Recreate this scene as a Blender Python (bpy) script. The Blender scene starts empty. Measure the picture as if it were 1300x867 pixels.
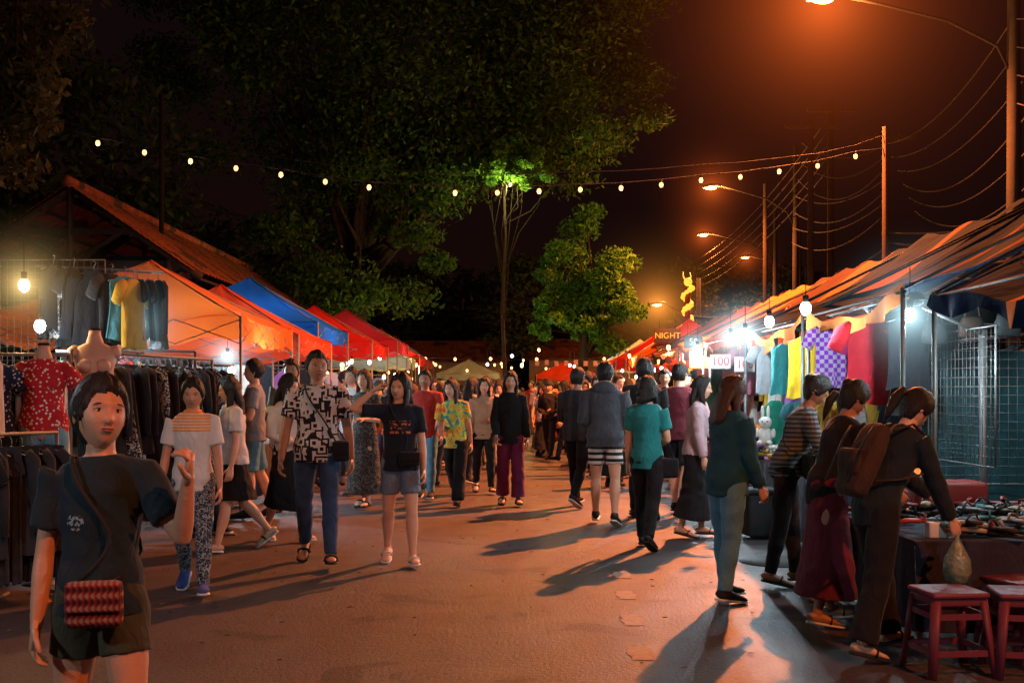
import bpy, bmesh, math, random
import numpy as np
from mathutils import Vector, Matrix
random.seed(7); np.random.seed(7)
R=random.random
def U(a,b): return a+(b-a)*random.random()
scene=bpy.context.scene
COL=scene.collection
# ------------------------------------------------------------------ materials
class NT:
    def __init__(s,name):
        s.m=bpy.data.materials.new(name); s.m.use_nodes=True
        s.t=s.m.node_tree; s.N=s.t.nodes; s.b=s.N['Principled BSDF']; s.o=s.N['Material Output']
    def l(s,a,b): s.t.links.new(a,b)
    def math(s,op,a,b=None,c=None):
        x=s.N.new('ShaderNodeMath'); x.operation=op
        for i,v in enumerate((a,b,c)):
            if v is None: continue
            if isinstance(v,(int,float)): x.inputs[i].default_value=v
            else: s.l(v,x.inputs[i])
        return x.outputs[0]
    def mix(s,f,a,b,bt='MIX'):
        x=s.N.new('ShaderNodeMix'); x.data_type='RGBA'; x.blend_type=bt
        for i,v in ((0,f),(6,a),(7,b)):
            if isinstance(v,(int,float)): x.inputs[i].default_value=v
            elif isinstance(v,tuple): x.inputs[i].default_value=(v[0],v[1],v[2],1)
            else: s.l(v,x.inputs[i])
        return x.outputs[2]
    def xyz(s):
        tc=s.N.new('ShaderNodeTexCoord'); sp=s.N.new('ShaderNodeSeparateXYZ'); s.l(tc.outputs['Object'],sp.inputs[0])
        return tc.outputs['Object'],sp.outputs[0],sp.outputs[1],sp.outputs[2]
    def bump(s,h,strength,dist=.01):
        b=s.N.new('ShaderNodeBump'); b.inputs['Strength'].default_value=strength; b.inputs['Distance'].default_value=dist
        s.l(h,b.inputs['Height']); s.l(b.outputs[0],s.b.inputs['Normal'])
    def noise(s,scale,detail=3,vec=None,dist=0):
        x=s.N.new('ShaderNodeTexNoise'); x.inputs['Scale'].default_value=scale; x.inputs['Detail'].default_value=detail
        x.inputs['Distortion'].default_value=dist
        if vec is None:
            tc=s.N.new('ShaderNodeTexCoord'); vec=tc.outputs['Object']
        s.l(vec,x.inputs['Vector']); return x.outputs['Fac']
    def ramp(s,f,stops,const=False):
        x=s.N.new('ShaderNodeValToRGB'); e=x.color_ramp
        if const: e.interpolation='CONSTANT'
        while len(e.elements)<len(stops): e.elements.new(.5)
        for el,(p,c) in zip(e.elements,stops): el.position=p; el.color=(c[0],c[1],c[2],1)
        s.l(f,x.inputs[0]); return x.outputs[0]
MC={}
def mat(name,col,rough=.75,metal=0,vary=.25,vs=6,bump=0,bs=60,bd=.01,emit=None,es=0,trans=0,sss=0,spec=.5):
    if name in MC: return MC[name]
    t=NT(name); t.b.inputs['Roughness'].default_value=rough; t.b.inputs['Metallic'].default_value=metal; t.b.inputs['Specular IOR Level'].default_value=spec
    if vary:
        f=t.noise(vs,4); c=t.mix(f,tuple(x*(1-vary) for x in col),tuple(min(1,x*(1+vary)) for x in col)); t.l(c,t.b.inputs['Base Color'])
    else: t.b.inputs['Base Color'].default_value=(*col,1)
    if bump: t.bump(t.noise(bs,4),bump,bd)
    if emit: t.b.inputs['Emission Color'].default_value=(*emit,1); t.b.inputs['Emission Strength'].default_value=es
    if sss:
        t.b.inputs['Subsurface Weight'].default_value=sss; t.b.inputs['Subsurface Radius'].default_value=(.02,.008,.004); t.b.inputs['Subsurface Scale'].default_value=.5
    if trans:
        tr=t.N.new('ShaderNodeBsdfTranslucent'); tr.inputs[0].default_value=(*col,1)
        ms=t.N.new('ShaderNodeMixShader'); ms.inputs[0].default_value=trans
        t.l(t.b.outputs[0],ms.inputs[1]); t.l(tr.outputs[0],ms.inputs[2]); t.l(ms.outputs[0],t.o.inputs[0])
    MC[name]=t.m; return t.m
def cloth(name,col,kind=None,col2=(0,0,0),p=10.,rough=.88):
    if name in MC: return MC[name]
    t=NT(name); t.b.inputs['Roughness'].default_value=rough; t.b.inputs['Specular IOR Level'].default_value=.15
    obj,x,y,z=t.xyz()
    base=t.mix(t.noise(9,4),tuple(c*.7 for c in col),tuple(min(1,c*1.25) for c in col))
    if kind=='hstripe':
        m=t.math('GREATER_THAN',t.math('SINE',t.math('MULTIPLY',z,p)),0.); base=t.mix(m,base,col2)
    elif kind=='vstripe':
        m=t.math('GREATER_THAN',t.math('SINE',t.math('MULTIPLY',x,p)),.2); base=t.mix(m,base,col2)
    elif kind=='dots':
        v=t.N.new('ShaderNodeTexVoronoi'); v.inputs['Scale'].default_value=p; t.l(obj,v.inputs['Vector'])
        m=t.math('LESS_THAN',v.outputs['Distance'],.3); base=t.mix(m,base,col2)
    elif kind=='floral':
        v=t.noise(p,3,obj,1.5); m=t.math('GREATER_THAN',v,.53); base=t.mix(m,base,col2)
    elif kind=='check':
        v=t.N.new('ShaderNodeTexChecker'); v.inputs['Scale'].default_value=p; t.l(obj,v.inputs['Vector']); base=t.mix(v.outputs['Fac'],base,col2)
    elif kind=='graphic':
        v=t.N.new('ShaderNodeTexVoronoi'); v.distance='CHEBYCHEV'; v.inputs['Scale'].default_value=p; t.l(obj,v.inputs['Vector'])
        m=t.math('GREATER_THAN',t.math('SINE',t.math('MULTIPLY',v.outputs['Distance'],16.)),.0)
        m2=t.math('GREATER_THAN',t.noise(p*.7,3,obj),.42)
        base=t.mix(t.math('MULTIPLY',m,m2),base,col2)
    elif kind=='tiedye':
        base=t.ramp(t.noise(4.5,3,obj,2.5),[(.3,(.6,.06,.05)),(.42,(.75,.3,.03)),(.5,(.7,.6,.1)),(.57,(.08,.4,.15)),(.66,(.05,.15,.5)),(.75,(.5,.08,.3))])
    elif kind=='woven':
        zz=t.math('MULTIPLY',z,p); m=t.math('SINE',zz); m2=t.math('SINE',t.math('MULTIPLY_ADD',x,p*2.2,t.math('MULTIPLY',m,1.5)))
        base=t.ramp(t.math('MULTIPLY_ADD',m2,.16,t.math('MULTIPLY_ADD',m,.3,.5)),[(.15,(.02,.008,.01)),(.4,(.13,.012,.012)),(.62,(.2,.025,.02)),(.85,(.24,.15,.12))])
    elif kind=='print':
        mx=t.math('LESS_THAN',t.math('ABSOLUTE',x),.085)
        mz=t.math('LESS_THAN',t.math('ABSOLUTE',t.math('SUBTRACT',z,p)),.055); my=t.math('LESS_THAN',y,0.)
        mp=t.N.new('ShaderNodeMapping'); mp.inputs['Scale'].default_value=(38,0,26); t.l(obj,mp.inputs[0])
        v=t.math('GREATER_THAN',t.noise(1.,2,mp.outputs[0]),.5)
        row=t.math('GREATER_THAN',t.math('SINE',t.math('MULTIPLY',z,190.)),-.3)
        m=t.math('MULTIPLY',t.math('MULTIPLY',mx,mz),t.math('MULTIPLY',t.math('MULTIPLY',my,v),row)); base=t.mix(m,base,col2)
    elif kind=='smallprint':
        dx=t.math('SUBTRACT',x,-.06); dz=t.math('SUBTRACT',z,p)
        r=t.math('SQRT',t.math('ADD',t.math('MULTIPLY',dx,dx),t.math('MULTIPLY',dz,dz)))
        m=t.math('MULTIPLY',t.math('LESS_THAN',r,.026),t.math('GREATER_THAN',t.noise(90,2,obj),.5))
        m=t.math('MULTIPLY',m,t.math('LESS_THAN',y,0.)); base=t.mix(m,base,col2)
    elif kind=='yoke':
        m=t.math('MULTIPLY',t.math('GREATER_THAN',z,p),t.math('GREATER_THAN',t.math('SINE',t.math('MULTIPLY',z,300.)),-.2))
        m=t.math('MULTIPLY',m,t.math('LESS_THAN',t.math('ABSOLUTE',x),.13)); base=t.mix(m,base,col2)
    elif kind=='random':
        oi=t.N.new('ShaderNodeObjectInfo'); f=t.math('FRACT',t.math('MULTIPLY',oi.outputs['Random'],p))
        pal=[(.02,.02,.025),(.55,.54,.5),(.40,.04,.03),(.05,.12,.3),(.45,.36,.22),(.03,.03,.03),(.6,.18,.04),(.05,.22,.18),(.5,.42,.46),(.30,.06,.16)] if p<2 else [(.02,.02,.025),(.03,.05,.10),(.08,.14,.22),(.02,.02,.02),(.25,.2,.14),(.04,.04,.05),(.12,.03,.04),(.10,.2,.3),(.02,.02,.02),(.2,.2,.2)]
        c=t.ramp(f,[(i/10,c) for i,c in enumerate(pal)],True)
        base=t.mix(t.math('MULTIPLY',t.noise(9,3),.4),c,(.01,.01,.01))
    t.l(base,t.b.inputs['Base Color'])
    t.b.inputs['Sheen Weight'].default_value=.08
    mp=t.N.new('ShaderNodeMapping'); mp.inputs['Scale'].default_value=(1,1,.55); t.l(obj,mp.inputs[0])
    h=t.math('ADD',t.noise(13,3,mp.outputs[0],1.2),t.math('MULTIPLY',t.noise(350,2,obj),.05))
    t.bump(h,.8,.02)
    MC[name]=t.m; return t.m
# ------------------------------------------------------------------ mesh builder
class MB:
    def __init__(s): s.v=[];s.f=[];s.m=[];s.s=[];s.k=0
    def add(s,V,F,m,smooth=True):
        V=np.asarray(V,float).reshape(-1,3); k=s.k
        s.v.append(V); s.f.extend([tuple(i+k for i in f) for f in F]); s.m.extend([m]*len(F)); s.s.extend([smooth]*len(F)); s.k+=len(V)
    def V(s): return np.concatenate(s.v)
    def shift(s,d): s.v=[a+np.array(d) for a in s.v]
    def mesh(s,name):
        me=bpy.data.meshes.new(name); V=s.V()
        me.from_pydata(V.tolist(),[],s.f)
        mats=[];idx={}
        for m in s.m:
            if m is not None and m.name not in idx: idx[m.name]=len(mats); mats.append(m)
        for m in mats: me.materials.append(m)
        me.polygons.foreach_set('material_index',[idx.get(m.name,0) if m else 0 for m in s.m])
        me.polygons.foreach_set('use_smooth',s.s); me.update(); return me
    def obj(s,name,loc=(0,0,0),rz=0,parent=None):
        return place(s.mesh(name),name,loc,rz,parent)
    def tube(s,P,rad,m,n=10,ref=(1,0,0),cap=True,smooth=True,power=1.,ridge=0):
        P=[np.array(p,float) for p in P]; k=len(P); V=[];ref=np.array(ref,float)
        for i in range(k):
            a=P[max(0,i-1)];b=P[min(k-1,i+1)]; d=b-a; d=d/(np.linalg.norm(d)+1e-9)
            sd=ref-d*ref.dot(d)
            if np.linalg.norm(sd)<.15: sd=np.array((0,0,1.))-d*d[2] if abs(d[2])<.9 else np.array((0,1.,0))-d*d[1]
            sd/=np.linalg.norm(sd); up=np.cross(d,sd)
            r=rad[i] if isinstance(rad,(list,tuple)) else rad
            rx,ry=r if isinstance(r,(list,tuple)) else (r,r)
            for j in range(n):
                t=2*math.pi*j/n; c,q=math.cos(t),math.sin(t)
                if power!=1.: c=math.copysign(abs(c)**power,c); q=math.copysign(abs(q)**power,q)
                g=1+ridge*(math.sin(j*2.4+i*.25)+.6*math.sin(j*1.1-i*.4)) if ridge else 1
                V.append(P[i]+(sd*rx*c+up*ry*q)*g)
        F=[]
        for i in range(k-1):
            for j in range(n):
                F.append((i*n+j,i*n+(j+1)%n,(i+1)*n+(j+1)%n,(i+1)*n+j))
        if cap: F.append(tuple(range(n-1,-1,-1))); F.append(tuple((k-1)*n+j for j in range(n)))
        s.add(V,F,m,smooth)
    def box(s,c,sz,m,rot=0,tilt=None):
        x,y,z=[a/2 for a in sz]; V=np.array([(i*x,j*y,k*z) for i in(-1,1) for j in(-1,1) for k in(-1,1)],float)
        if tilt is not None: V=V@np.array(tilt.to_3x3()).T
        if rot: cc,ss=math.cos(rot),math.sin(rot); V=V@np.array([[cc,ss,0],[-ss,cc,0],[0,0,1]])
        s.add(V+np.array(c),[(0,1,3,2),(4,6,7,5),(0,4,5,1),(2,3,7,6),(0,2,6,4),(1,5,7,3)],m,False)
    def rbox(s,c,sz,m,rot=0,bev=.02,tilt=None):
        bm=bmesh.new(); bmesh.ops.create_cube(bm,size=1); 
        for v in bm.verts: v.co=Vector((v.co.x*sz[0],v.co.y*sz[1],v.co.z*sz[2]))
        bmesh.ops.bevel(bm,geom=list(bm.edges),offset=min(bev,min(sz)*.45),segments=2,affect='EDGES',profile=.6)
        bm.verts.index_update(); V=np.array([v.co[:] for v in bm.verts]); F=[tuple(v.index for v in f.verts) for f in bm.faces]; bm.free()
        if tilt is not None: V=V@np.array(tilt.to_3x3()).T
        if rot: cc,ss=math.cos(rot),math.sin(rot); V=V@np.array([[cc,ss,0],[-ss,cc,0],[0,0,1]])
        s.add(V+np.array(c),F,m,True)
    def ell(s,c,r,m,n=12,k=8,rot=None):
        V=[];F=[]
        for i in range(k+1):
            a=math.pi*i/k
            for j in range(n):
                b=2*math.pi*j/n; V.append((math.sin(a)*math.cos(b)*r[0],math.sin(a)*math.sin(b)*r[1],math.cos(a)*r[2]))
        for i in range(k):
            for j in range(n): F.append((i*n+j,(i+1)*n+j,(i+1)*n+(j+1)%n,i*n+(j+1)%n))
        V=np.array(V)
        if rot is not None: V=V@np.array(rot.to_3x3()).T
        s.add(V+np.array(c),F,m,True)
    def grid(s,fn,nu,nv,m,smooth=True):
        V=[fn(i/nu,j/nv) for j in range(nv+1) for i in range(nu+1)]; w=nu+1
        F=[(j*w+i,j*w+i+1,(j+1)*w+i+1,(j+1)*w+i) for j in range(nv) for i in range(nu)]
        s.add(V,F,m,smooth)
def place(me,name,loc=(0,0,0),rz=0,parent=None,sc=None):
    o=bpy.data.objects.new(name,me); COL.objects.link(o); o.location=loc; o.rotation_euler=(0,0,rz)
    if parent: o.parent=parent
    if sc: o.scale=(sc,sc,sc) if isinstance(sc,(int,float)) else sc
    return o
def fuse(mb,voxel,it,out,m,fold=0,seed=0):
    me=bpy.data.meshes.new('t'); me.from_pydata(mb.V().tolist(),[],mb.f)
    o=bpy.data.objects.new('t',me); COL.objects.link(o)
    md=o.modifiers.new('r','REMESH'); md.mode='VOXEL'; md.voxel_size=voxel
    ms=o.modifiers.new('s','SMOOTH'); ms.factor=.5; ms.iterations=it
    dg=bpy.context.evaluated_depsgraph_get(); e=o.evaluated_get(dg); q=e.to_mesh()
    n=len(q.vertices); V=np.empty(n*3); q.vertices.foreach_get('co',V); V=V.reshape(-1,3)
    if fold:
        N=np.empty(n*3); q.vertices.foreach_get('normal',N); N=N.reshape(-1,3)
        x,y,z=V.T; f=np.sin(31*x+17*z+2.5*np.sin(13*z+seed)+seed)*np.sin(23*y-11*z+seed*2)+.6*np.sin(48*z+20*x*np.sin(seed)+15*y+seed*3)*np.sin(9*z+seed)
        V=V+N*(fold*f)[:,None]
    F=[tuple(p.vertices) for p in q.polygons]
    e.to_mesh_clear(); bpy.data.objects.remove(o); bpy.data.meshes.remove(me)
    out.add(V,F,m)
# ------------------------------------------------------------------ people
SK1=mat('skin_tan',(.50,.26,.16),.5,vary=.14,vs=14,bump=.15,bs=120,sss=.12)
SK2=mat('skin_light',(.62,.36,.24),.5,vary=.14,vs=14,bump=.15,bs=120,sss=.12)
SK3=mat('skin_brown',(.37,.19,.115),.5,vary=.14,vs=14,bump=.15,bs=120,sss=.12)
def hairmat(name,c):
    t=NT(name); t.b.inputs['Roughness'].default_value=.55; t.b.inputs['Specular IOR Level'].default_value=.35
    o,x,y,z=t.xyz(); mp=t.N.new('ShaderNodeMapping'); mp.inputs['Scale'].default_value=(190,190,9); t.l(o,mp.inputs[0]); n=t.noise(1,3,mp.outputs[0],.3)
    t.l(t.mix(n,tuple(a*.3 for a in c),tuple(a*1.8 for a in c)),t.b.inputs['Base Color'])
    t.bump(n,1.,.012); return t.m
HB=hairmat('hair_black',(.012,.009,.008)); HBR=hairmat('hair_brown',(.06,.03,.018))
EYEW=mat('eye_white',(.6,.58,.55),.3,vary=0); EYED=mat('eye_iris',(.015,.01,.008),.15,vary=0); LIP=mat('lips',(.36,.10,.08),.45,vary=0); BROW=mat('eyebrow',(.02,.014,.012),.9,vary=0)
SOLE=mat('shoe_sole_white',(.6,.6,.58),.6,vary=.1); BLK=mat('black_rubber',(.02,.02,.02),.7,vary=.1,spec=.2)
def head(mb,M,sk,hair,hm,fine=True,seed=0):
    nu,nv=(56,44) if fine else (32,26)
    a,b,c=.078,.096,.117
    V=[];H=[]
    rs=random.Random(seed*13+5); wob=[rs.uniform(0,6) for _ in range(4)]
    tied=hair in('pony','bun')
    long=hair in('long','pony','bun','bob','verylong')
    for j in range(nv+1):
        w=math.cos(math.pi*j/nv); sl=math.sqrt(max(0,1-w*w))
        for i in range(nu):
            s0=2*math.pi*i/nu-math.pi; ph=s0-.42*math.sin(s0)
            x=math.sin(ph)*sl; f=math.cos(ph)*sl
            X=x*a; Fq=f*b; Z=w*c
            if w<0:
                k=(-w)**1.6; X*=1-.28*k*(1 if f>-.2 else .6); 
                if f<0: Fq*=1-.55*min(1,(-w)*1.3)
                else: Fq*=1-.04*k; Fq+=.012*k
            if f>0: Fq*=.95
            g=lambda x0,z0,sx,sz: math.exp(-((X-x0)/sx)**2-((Z-z0)/sz)**2) if f>0 else 0
            zz=(.012-Z)/.045
            nose=max(0,min(1,zz)) if Z>-.033 else max(0,1-(-.033-Z)/.008)
            Fq+=.017*nose*math.exp(-(X/(.008+.007*max(0,min(1,zz))))**2)*(f>0)
            Fq+=.004*g(0,-.03,.018,.009)
            Fq-=.009*g(.031,.004,.016,.012)+.009*g(-.031,.004,.016,.012)
            Fq+=.004*g(0,.024,.045,.01)
            Fq+=.0055*g(0,-.060,.022,.010)+.005*g(0,-.098,.02,.014)
            Fq+=.003*(g(.04,-.03,.02,.02)+g(-.04,-.03,.02,.02))
            V.append((X,-Fq,Z))
            ang=abs(ph)
            if tied: zl=.061+.005*math.sin(ph*9+wob[0])*(ang<1)-(max(0,ang-.50)/.6)**1.3*.075
            elif long: zl=.066+.006*math.sin(ph*9+wob[0])*(ang<1)-(max(0,ang-.45)/.55)**1.3*.085
            else: zl=.064+.004*math.sin(ph*14+wob[0])-(max(0,ang-.75)/.5)**1.5*.065
            if ang>1.7: zl=-.075 if not long else -.10
            elif not long: zl=max(zl,-.012 if ang<1.45 else -.03)
            elif tied: zl=max(zl,-.03)
            t=max(-1,min(1,(Z-zl)/.016)); 
            th=(.0125 if tied else .015 if long else .012)*t+ (.012*w if tied and w>0 else .008*w if w>0 else 0)+(.0018 if tied else .0022)*math.sin(ph*23+w*4+wob[1])+.0018*math.sin(ph*11-w*9+wob[2])+(.003 if tied else .004)*math.sin(ph*3+wob[3])*(w>0)
            if not long: th+=.003*math.sin(ph*17+w*29+wob[0])*(t>0)
            if t<0: th=-.006
            if t>0 and abs(ph-.25)<.09 and long and f>0: th-=.005
            nr=math.sqrt(X*X+Fq*Fq+Z*Z)+1e-6; k=1+th/nr
            H.append((X*k,-Fq*k+(.006 if t>0 else 0)*(f<0),Z*k))
    F=[(j*nu+i,(j+1)*nu+i,(j+1)*nu+(i+1)%nu,j*nu+(i+1)%nu) for j in range(nv) for i in range(nu)]
    V=np.array(V);H=np.array(H); A=np.array(M)
    def T(P): P=np.asarray(P,float).reshape(-1,3); return P@A[:3,:3].T+A[:3,3]
    def put(sub,*args,**kw):
        q=MB(); getattr(q,sub)(*args,**kw); mb.add(T(q.V()),q.f,q.m[0])
    def sy(x,z):
        fr=V[V[:,1]<0]; d=(fr[:,0]-x)**2+(fr[:,2]-z)**2; return fr[d.argmin(),1]
    mb.add(T(V),F,sk); mb.add(T(H),F,hm)
    for sx in(-1,1):
        y=sy(sx*.031,.003)
        put('ell',(sx*.031,y+.003,.003),(.0135,.007,.0048),EYEW,10,6)
        put('ell',(sx*.031,y-.0015,.003),(.0058,.0035,.0050),EYED,8,6)
        put('tube',[(sx*.046,y+.004,.004),(sx*.038,y-.003,.0080),(sx*.03,y-.0045,.0088),(sx*.02,y-.002,.006),(sx*.016,y+.002,.002)],[.001,.0018,.002,.0018,.001],BROW,5)
        yb=sy(sx*.033,.024)
        put('tube',[(sx*.05,yb+.008,.019),(sx*.04,yb+.001,.0245),(sx*.028,yb-.001,.025),(sx*.017,yb-.001,.023)],[(.0015,.001),(.0022,.0018),(.0024,.002),(.0018,.0014)],BROW,6)
        if not(hair in('long','verylong','bob')):
            put('ell',(sx*.079,.012,-.006),(.009,.017,.030),sk,8,8); put('ell',(sx*.084,.009,-.006),(.004,.009,.018),sk,8,6)
    ym=sy(0,-.06)
    put('ell',(0,ym+.001,-.0565),(.020,.005,.0034),LIP,10,6); put('ell',(0,ym+.001,-.0640),(.017,.0055,.0044),LIP,10,6)
    put('tube',[(-.02,ym+.003,-.0605),(0,ym-.0045,-.0605),(.02,ym+.003,-.0605)],[.0008,.0012,.0008],BROW,5)
    for sx in(-1,1): put('ell',(sx*.0085,sy(0,-.036)+.010,-.036),(.005,.006,.004),sk,6,5)
    L={'long':.27,'verylong':.42,'bob':.14}.get(hair)
    if L:
        k=9;P=[];rd=[]
        for i in range(k):
            t=i/(k-1); P.append((.006*math.sin(i*2+wob[0]),.045+.035*min(1,t*2),.03-t*(L+.03))); rd.append((.080+.014*math.sin(t*3),.052-.02*t) if t<.9 else (.055,.018))
        put('tube',P,rd,hm,30,ridge=.045)
        for sx in(-1,1):
            P=[(sx*.066,-.012,.035),(sx*.080,-.006,-.02),(sx*.080,-.004,-.07),(sx*.078,-.02,-.13),(sx*.075,-.04,-.19),(sx*(.07+.01*math.sin(wob[1]+sx)),-.045,-.235)]
            if hair=='bob': P=P[:4]
            put('tube',P,[(.012,.022),(.017,.034),(.019,.036),(.022,.032),(.020,.02),(.006,.006)][:len(P)],hm,16,ridge=.07)
    elif hair=='pony':
        put('ell',(0,.105,.03),(.022,.022,.022),hm); put('tube',[(0,.10,.035),(0,.145,.02),(.005,.155,-.05),(0,.14,-.14),(.004,.125,-.21)],[.014,.026,.032,.024,.006],hm,18,ridge=.08)
        for sx in(-1,1): put('tube',[(sx*.070,-.030,.040),(sx*.080,-.034,.005),(sx*.081,-.030,-.03),(sx*.076,-.030,-.065)],[.006,.005,.003,.001],hm,6)
    elif hair=='bun': put('ell',(0,.10,.055),(.040,.035,.038),hm)
    elif hair=='cap':
        put('ell',(0,.004,.045),(.086,.105,.085),BLK,20,12); put('ell',(0,-.115,.045),(.062,.055,.007),BLK,14,6)
    if fine:
        for i in range(26):
            an=rs.uniform(0,6.28); zc=rs.uniform(.02,.12); r0=.090*math.sqrt(max(.05,1-(zc/.138)**2))
            p=np.array((math.cos(an)*r0,math.sin(an)*r0*1.15+.01,zc))
            if p[1]<-.05: continue
            d=np.array((math.cos(an)*.4,math.sin(an)*.4,rs.uniform(-1.2,-.2))); l=rs.uniform(.02,.05)
            put('tube',[p,p+d*l+np.array((0,0,.008)),p+d*l*2],[.0014,.0012,.0004],hm,3)
TOR=[(.49,.092,.064),(.53,.101,.070),(.57,.094,.064),(.62,.080,.056),(.67,.084,.058),(.72,.092,.064),(.765,.099,.064),(.80,.097,.052),(.822,.072,.042),(.838,.040,.036)]
def vn(v): v=np.array(v,float); return v/(np.linalg.norm(v)+1e-9)
def person_mesh(name,h=1.6,sex='f',legs=((14,4),(-14,22)),armL=((.14,.05,-1),(.08,.25,-1)),armR=((.14,.05,-1),(.08,.25,-1)),
        lean=0,side=0,head_rot=(0,0,0),skin=SK1,hair='long',hm=HB,top=('tee',None),bottom=('pants',None),shoes=('shoe',None),
        curl=(24,24),extras=(),fine=True,vox=.0105,bw=1.,seed=0,jacket=0,legw=1.,hscale=1.08):
    mb=MB(); H=h; fw=1. if sex=='m' else .92
    fw*=bw
    def Sp(p):
        x,y,z=p; k=max(0,min(1,(z-.50)/.16)); k=k*k*(3-2*k)
        a=math.radians(lean)*k; b=math.radians(side)*k
        zz=z-.53
        y2=y*math.cos(a)-zz*math.sin(a); z2=y*math.sin(a)+zz*math.cos(a)
        x2=x*math.cos(b)+z2*math.sin(b); z3=-x*math.sin(b)+z2*math.cos(b)
        return np.array((x2,y2,z3+.53))*H
    sw=.104*fw if sex=='m' else .097*fw
    J={}
    for sd,nm,arm in((1,'L',armL),(-1,'R',armR)):
        S=Sp((sd*sw,0,.800)); u=vn((sd*arm[0][0],-arm[0][1],arm[0][2])); f=vn((sd*arm[1][0],-arm[1][1],arm[1][2]))
        E=S+u*.172*H; W=E+f*.148*H; J[nm]=(S,E,W,u,f,sd)
    G={}
    for sd,nm,lg in((1,'L',legs[0]),(-1,'R',legs[1])):
        a,k=math.radians(lg[0]),math.radians(lg[1]); spread=lg[2] if len(lg)>2 else .03
        Hh=np.array((sd*.052*fw,0,.515))*H; kd=vn((sd*spread,-math.sin(a),-math.cos(a))); K=Hh+kd*.248*H
        sdv=vn((sd*spread*.5,-math.sin(a-k),-math.cos(a-k))); A=K+sdv*.228*H; G[nm]=(Hh,K,A,a-k,sd)
    q=MB(); T=[Sp((0,0,z)) for z,_,_ in TOR]; bust=.006 if sex=='f' else 0
    q.tube(T,[(rx*fw*H,(ry+(bust if .7<z<.78 else 0))*H) for z,rx,ry in TOR],None,24)
    q.tube([Sp((0,.004,.80)),Sp((0,.002,.85)),Sp((0,-.004,.91))],[(.040*H,.036*H),(.031*H,.032*H),(.030*H,.031*H)],None,16)
    for S,E,W,u,f,sd in J.values():
        q.tube([S*.8+Sp((0,0,.79))*.2,S,S*.6+E*.4,S*.1+E*.9,E,E*.7+W*.3,E*.3+W*.7,W,W+f*.012*H],[r*H*(.90 if sex=='f' else 1.05) for r in(.030,.032,.0275,.0235,.023,.0245,.020,.0155,.0150)],None,14)
    for Hh,K,A,b,sd in G.values():
        calf=np.array((0,.006*H,0))
        q.tube([Hh+np.array((0,0,.02*H)),Hh,Hh*.5+K*.5,Hh*.12+K*.88,K,K*.8+A*.2+calf,K*.6+A*.4+calf,K*.2+A*.8,A,A+vn(A-K)*.02*H],[r*H for r in(.05,.053,.045,.034,.0315,.034,.033,.022,.0195,.020)],None,14)
    fuse(q,vox*.95,4,mb,skin)
    for (S,E,W,u,f,sd),cu in zip(J.values(),curl):
        t=np.array((0,-1.,0)); t=t-f*t.dot(f)
        if np.linalg.norm(t)<.35: t=np.array((0,0,1.))-f*f[2]
        t=vn(t); nrm=vn(np.cross(f,t)); 
        if nrm[0]*sd>0 : nrm=-nrm
        hh=H*(.95 if sex=='f' else 1.)
        mb.tube([W-f*.01*hh,W+f*.012*hh,W+f*.035*hh,W+f*.055*hh,W+f*.060*hh],[(.015*hh,.012*hh),(.019*hh,.011*hh),(.024*hh,.0105*hh),(.024*hh,.0095*hh),(.02*hh,.006*hh)],skin,12,ref=t)
        for k,(off,ln) in enumerate(((-.75,.036),(-.26,.046),(.25,.050),(.74,.045))):
            p=W+f*.054*hh+t*off*.0225*hh; d=f+t*off*.06; P=[p];a=0
            for sN in range(3):
                a+=math.radians(cu*(1+.12*(3-k))); dd=vn(d*math.cos(a)+nrm*math.sin(a)); P.append(P[-1]+dd*ln*hh*(.42,.32,.26)[sN])
            mb.tube(P,[r*hh for r in(.0056,.0053,.0048,.0034)],skin,7,ref=t)
        p=W+f*.014*hh+t*.013*hh; d1=vn(t*.75+f*.65+nrm*.3); d2=vn(t*.3+f*.9+nrm*.4)
        mb.tube([p,p+d1*.026*hh,p+d1*.026*hh+d2*.020*hh,p+d1*.026*hh+d2*.034*hh],[r*hh for r in(.009,.0068,.006,.004)],skin,7,ref=nrm)
    tk,tm=top[0],top[1]
    if tk!='none':
        q=MB(); hem=top[2] if len(top)>2 else .49; off=.007+jacket
        rows=[(z,rx+off,ry+off+(bust if .7<z<.78 else 0)) for z,rx,ry in TOR if z>hem+.01 and z<.83]
        r0=rows[0]; loose=.004+jacket*.6
        rows=[(hem,r0[1]+loose*(hem<.56),r0[2]+loose*(hem<.56)),]+[(z,max(rx,.083+off),ry+loose*(z<.7)) for z,rx,ry in rows]+[(.832,.060+off,.040+off*.8),(.840,.046+off,.038+off*.6)]
        q.tube([Sp((0,0,z)) for z,_,_ in rows],[(rx*fw*H,ry*H) for z,rx,ry in rows],None,28)
        for S,E,W,u,f,sd in J.values():
            if tk=='tank': continue
            C=Sp((0,0,.795)); e=off*.8
            if tk in('tee','polo'):
                q.tube([S*.75+C*.25,S+u*.0,S*.7+E*.3,S*.32+E*.68],[r*H for r in(.034+e,.035+e,.033+e,.036+e)],None,18)
            else:
                q.tube([S*.75+C*.25,S,S*.6+E*.4,E,E*.6+W*.4,W-f*.008*H],[r*H for r in(.034+e,.035+e,.032+e,.029+e,.027+e,.020+e)],None,18)
        fuse(q,vox,3,mb,tm,fold=.0034+jacket*.12,seed=seed)
        if tk=='polo':
            mb.tube([Sp((0,.002,.834)),Sp((0,0,.850))],[(.047*H,.044*H),(.040*H,.040*H)],top[3],20)
        if tk=='hood':
            mb.ell(Sp((0,.05,.835)),(.075*H,.038*H,.045*H),tm,16,10)
    bk,bmat=bottom[0],bottom[1]; q=MB(); kk=legw
    hips=[(.60,.089,.063),(.57,.099,.069),(.53,.108,.076),(.49,.104,.073)]
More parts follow.
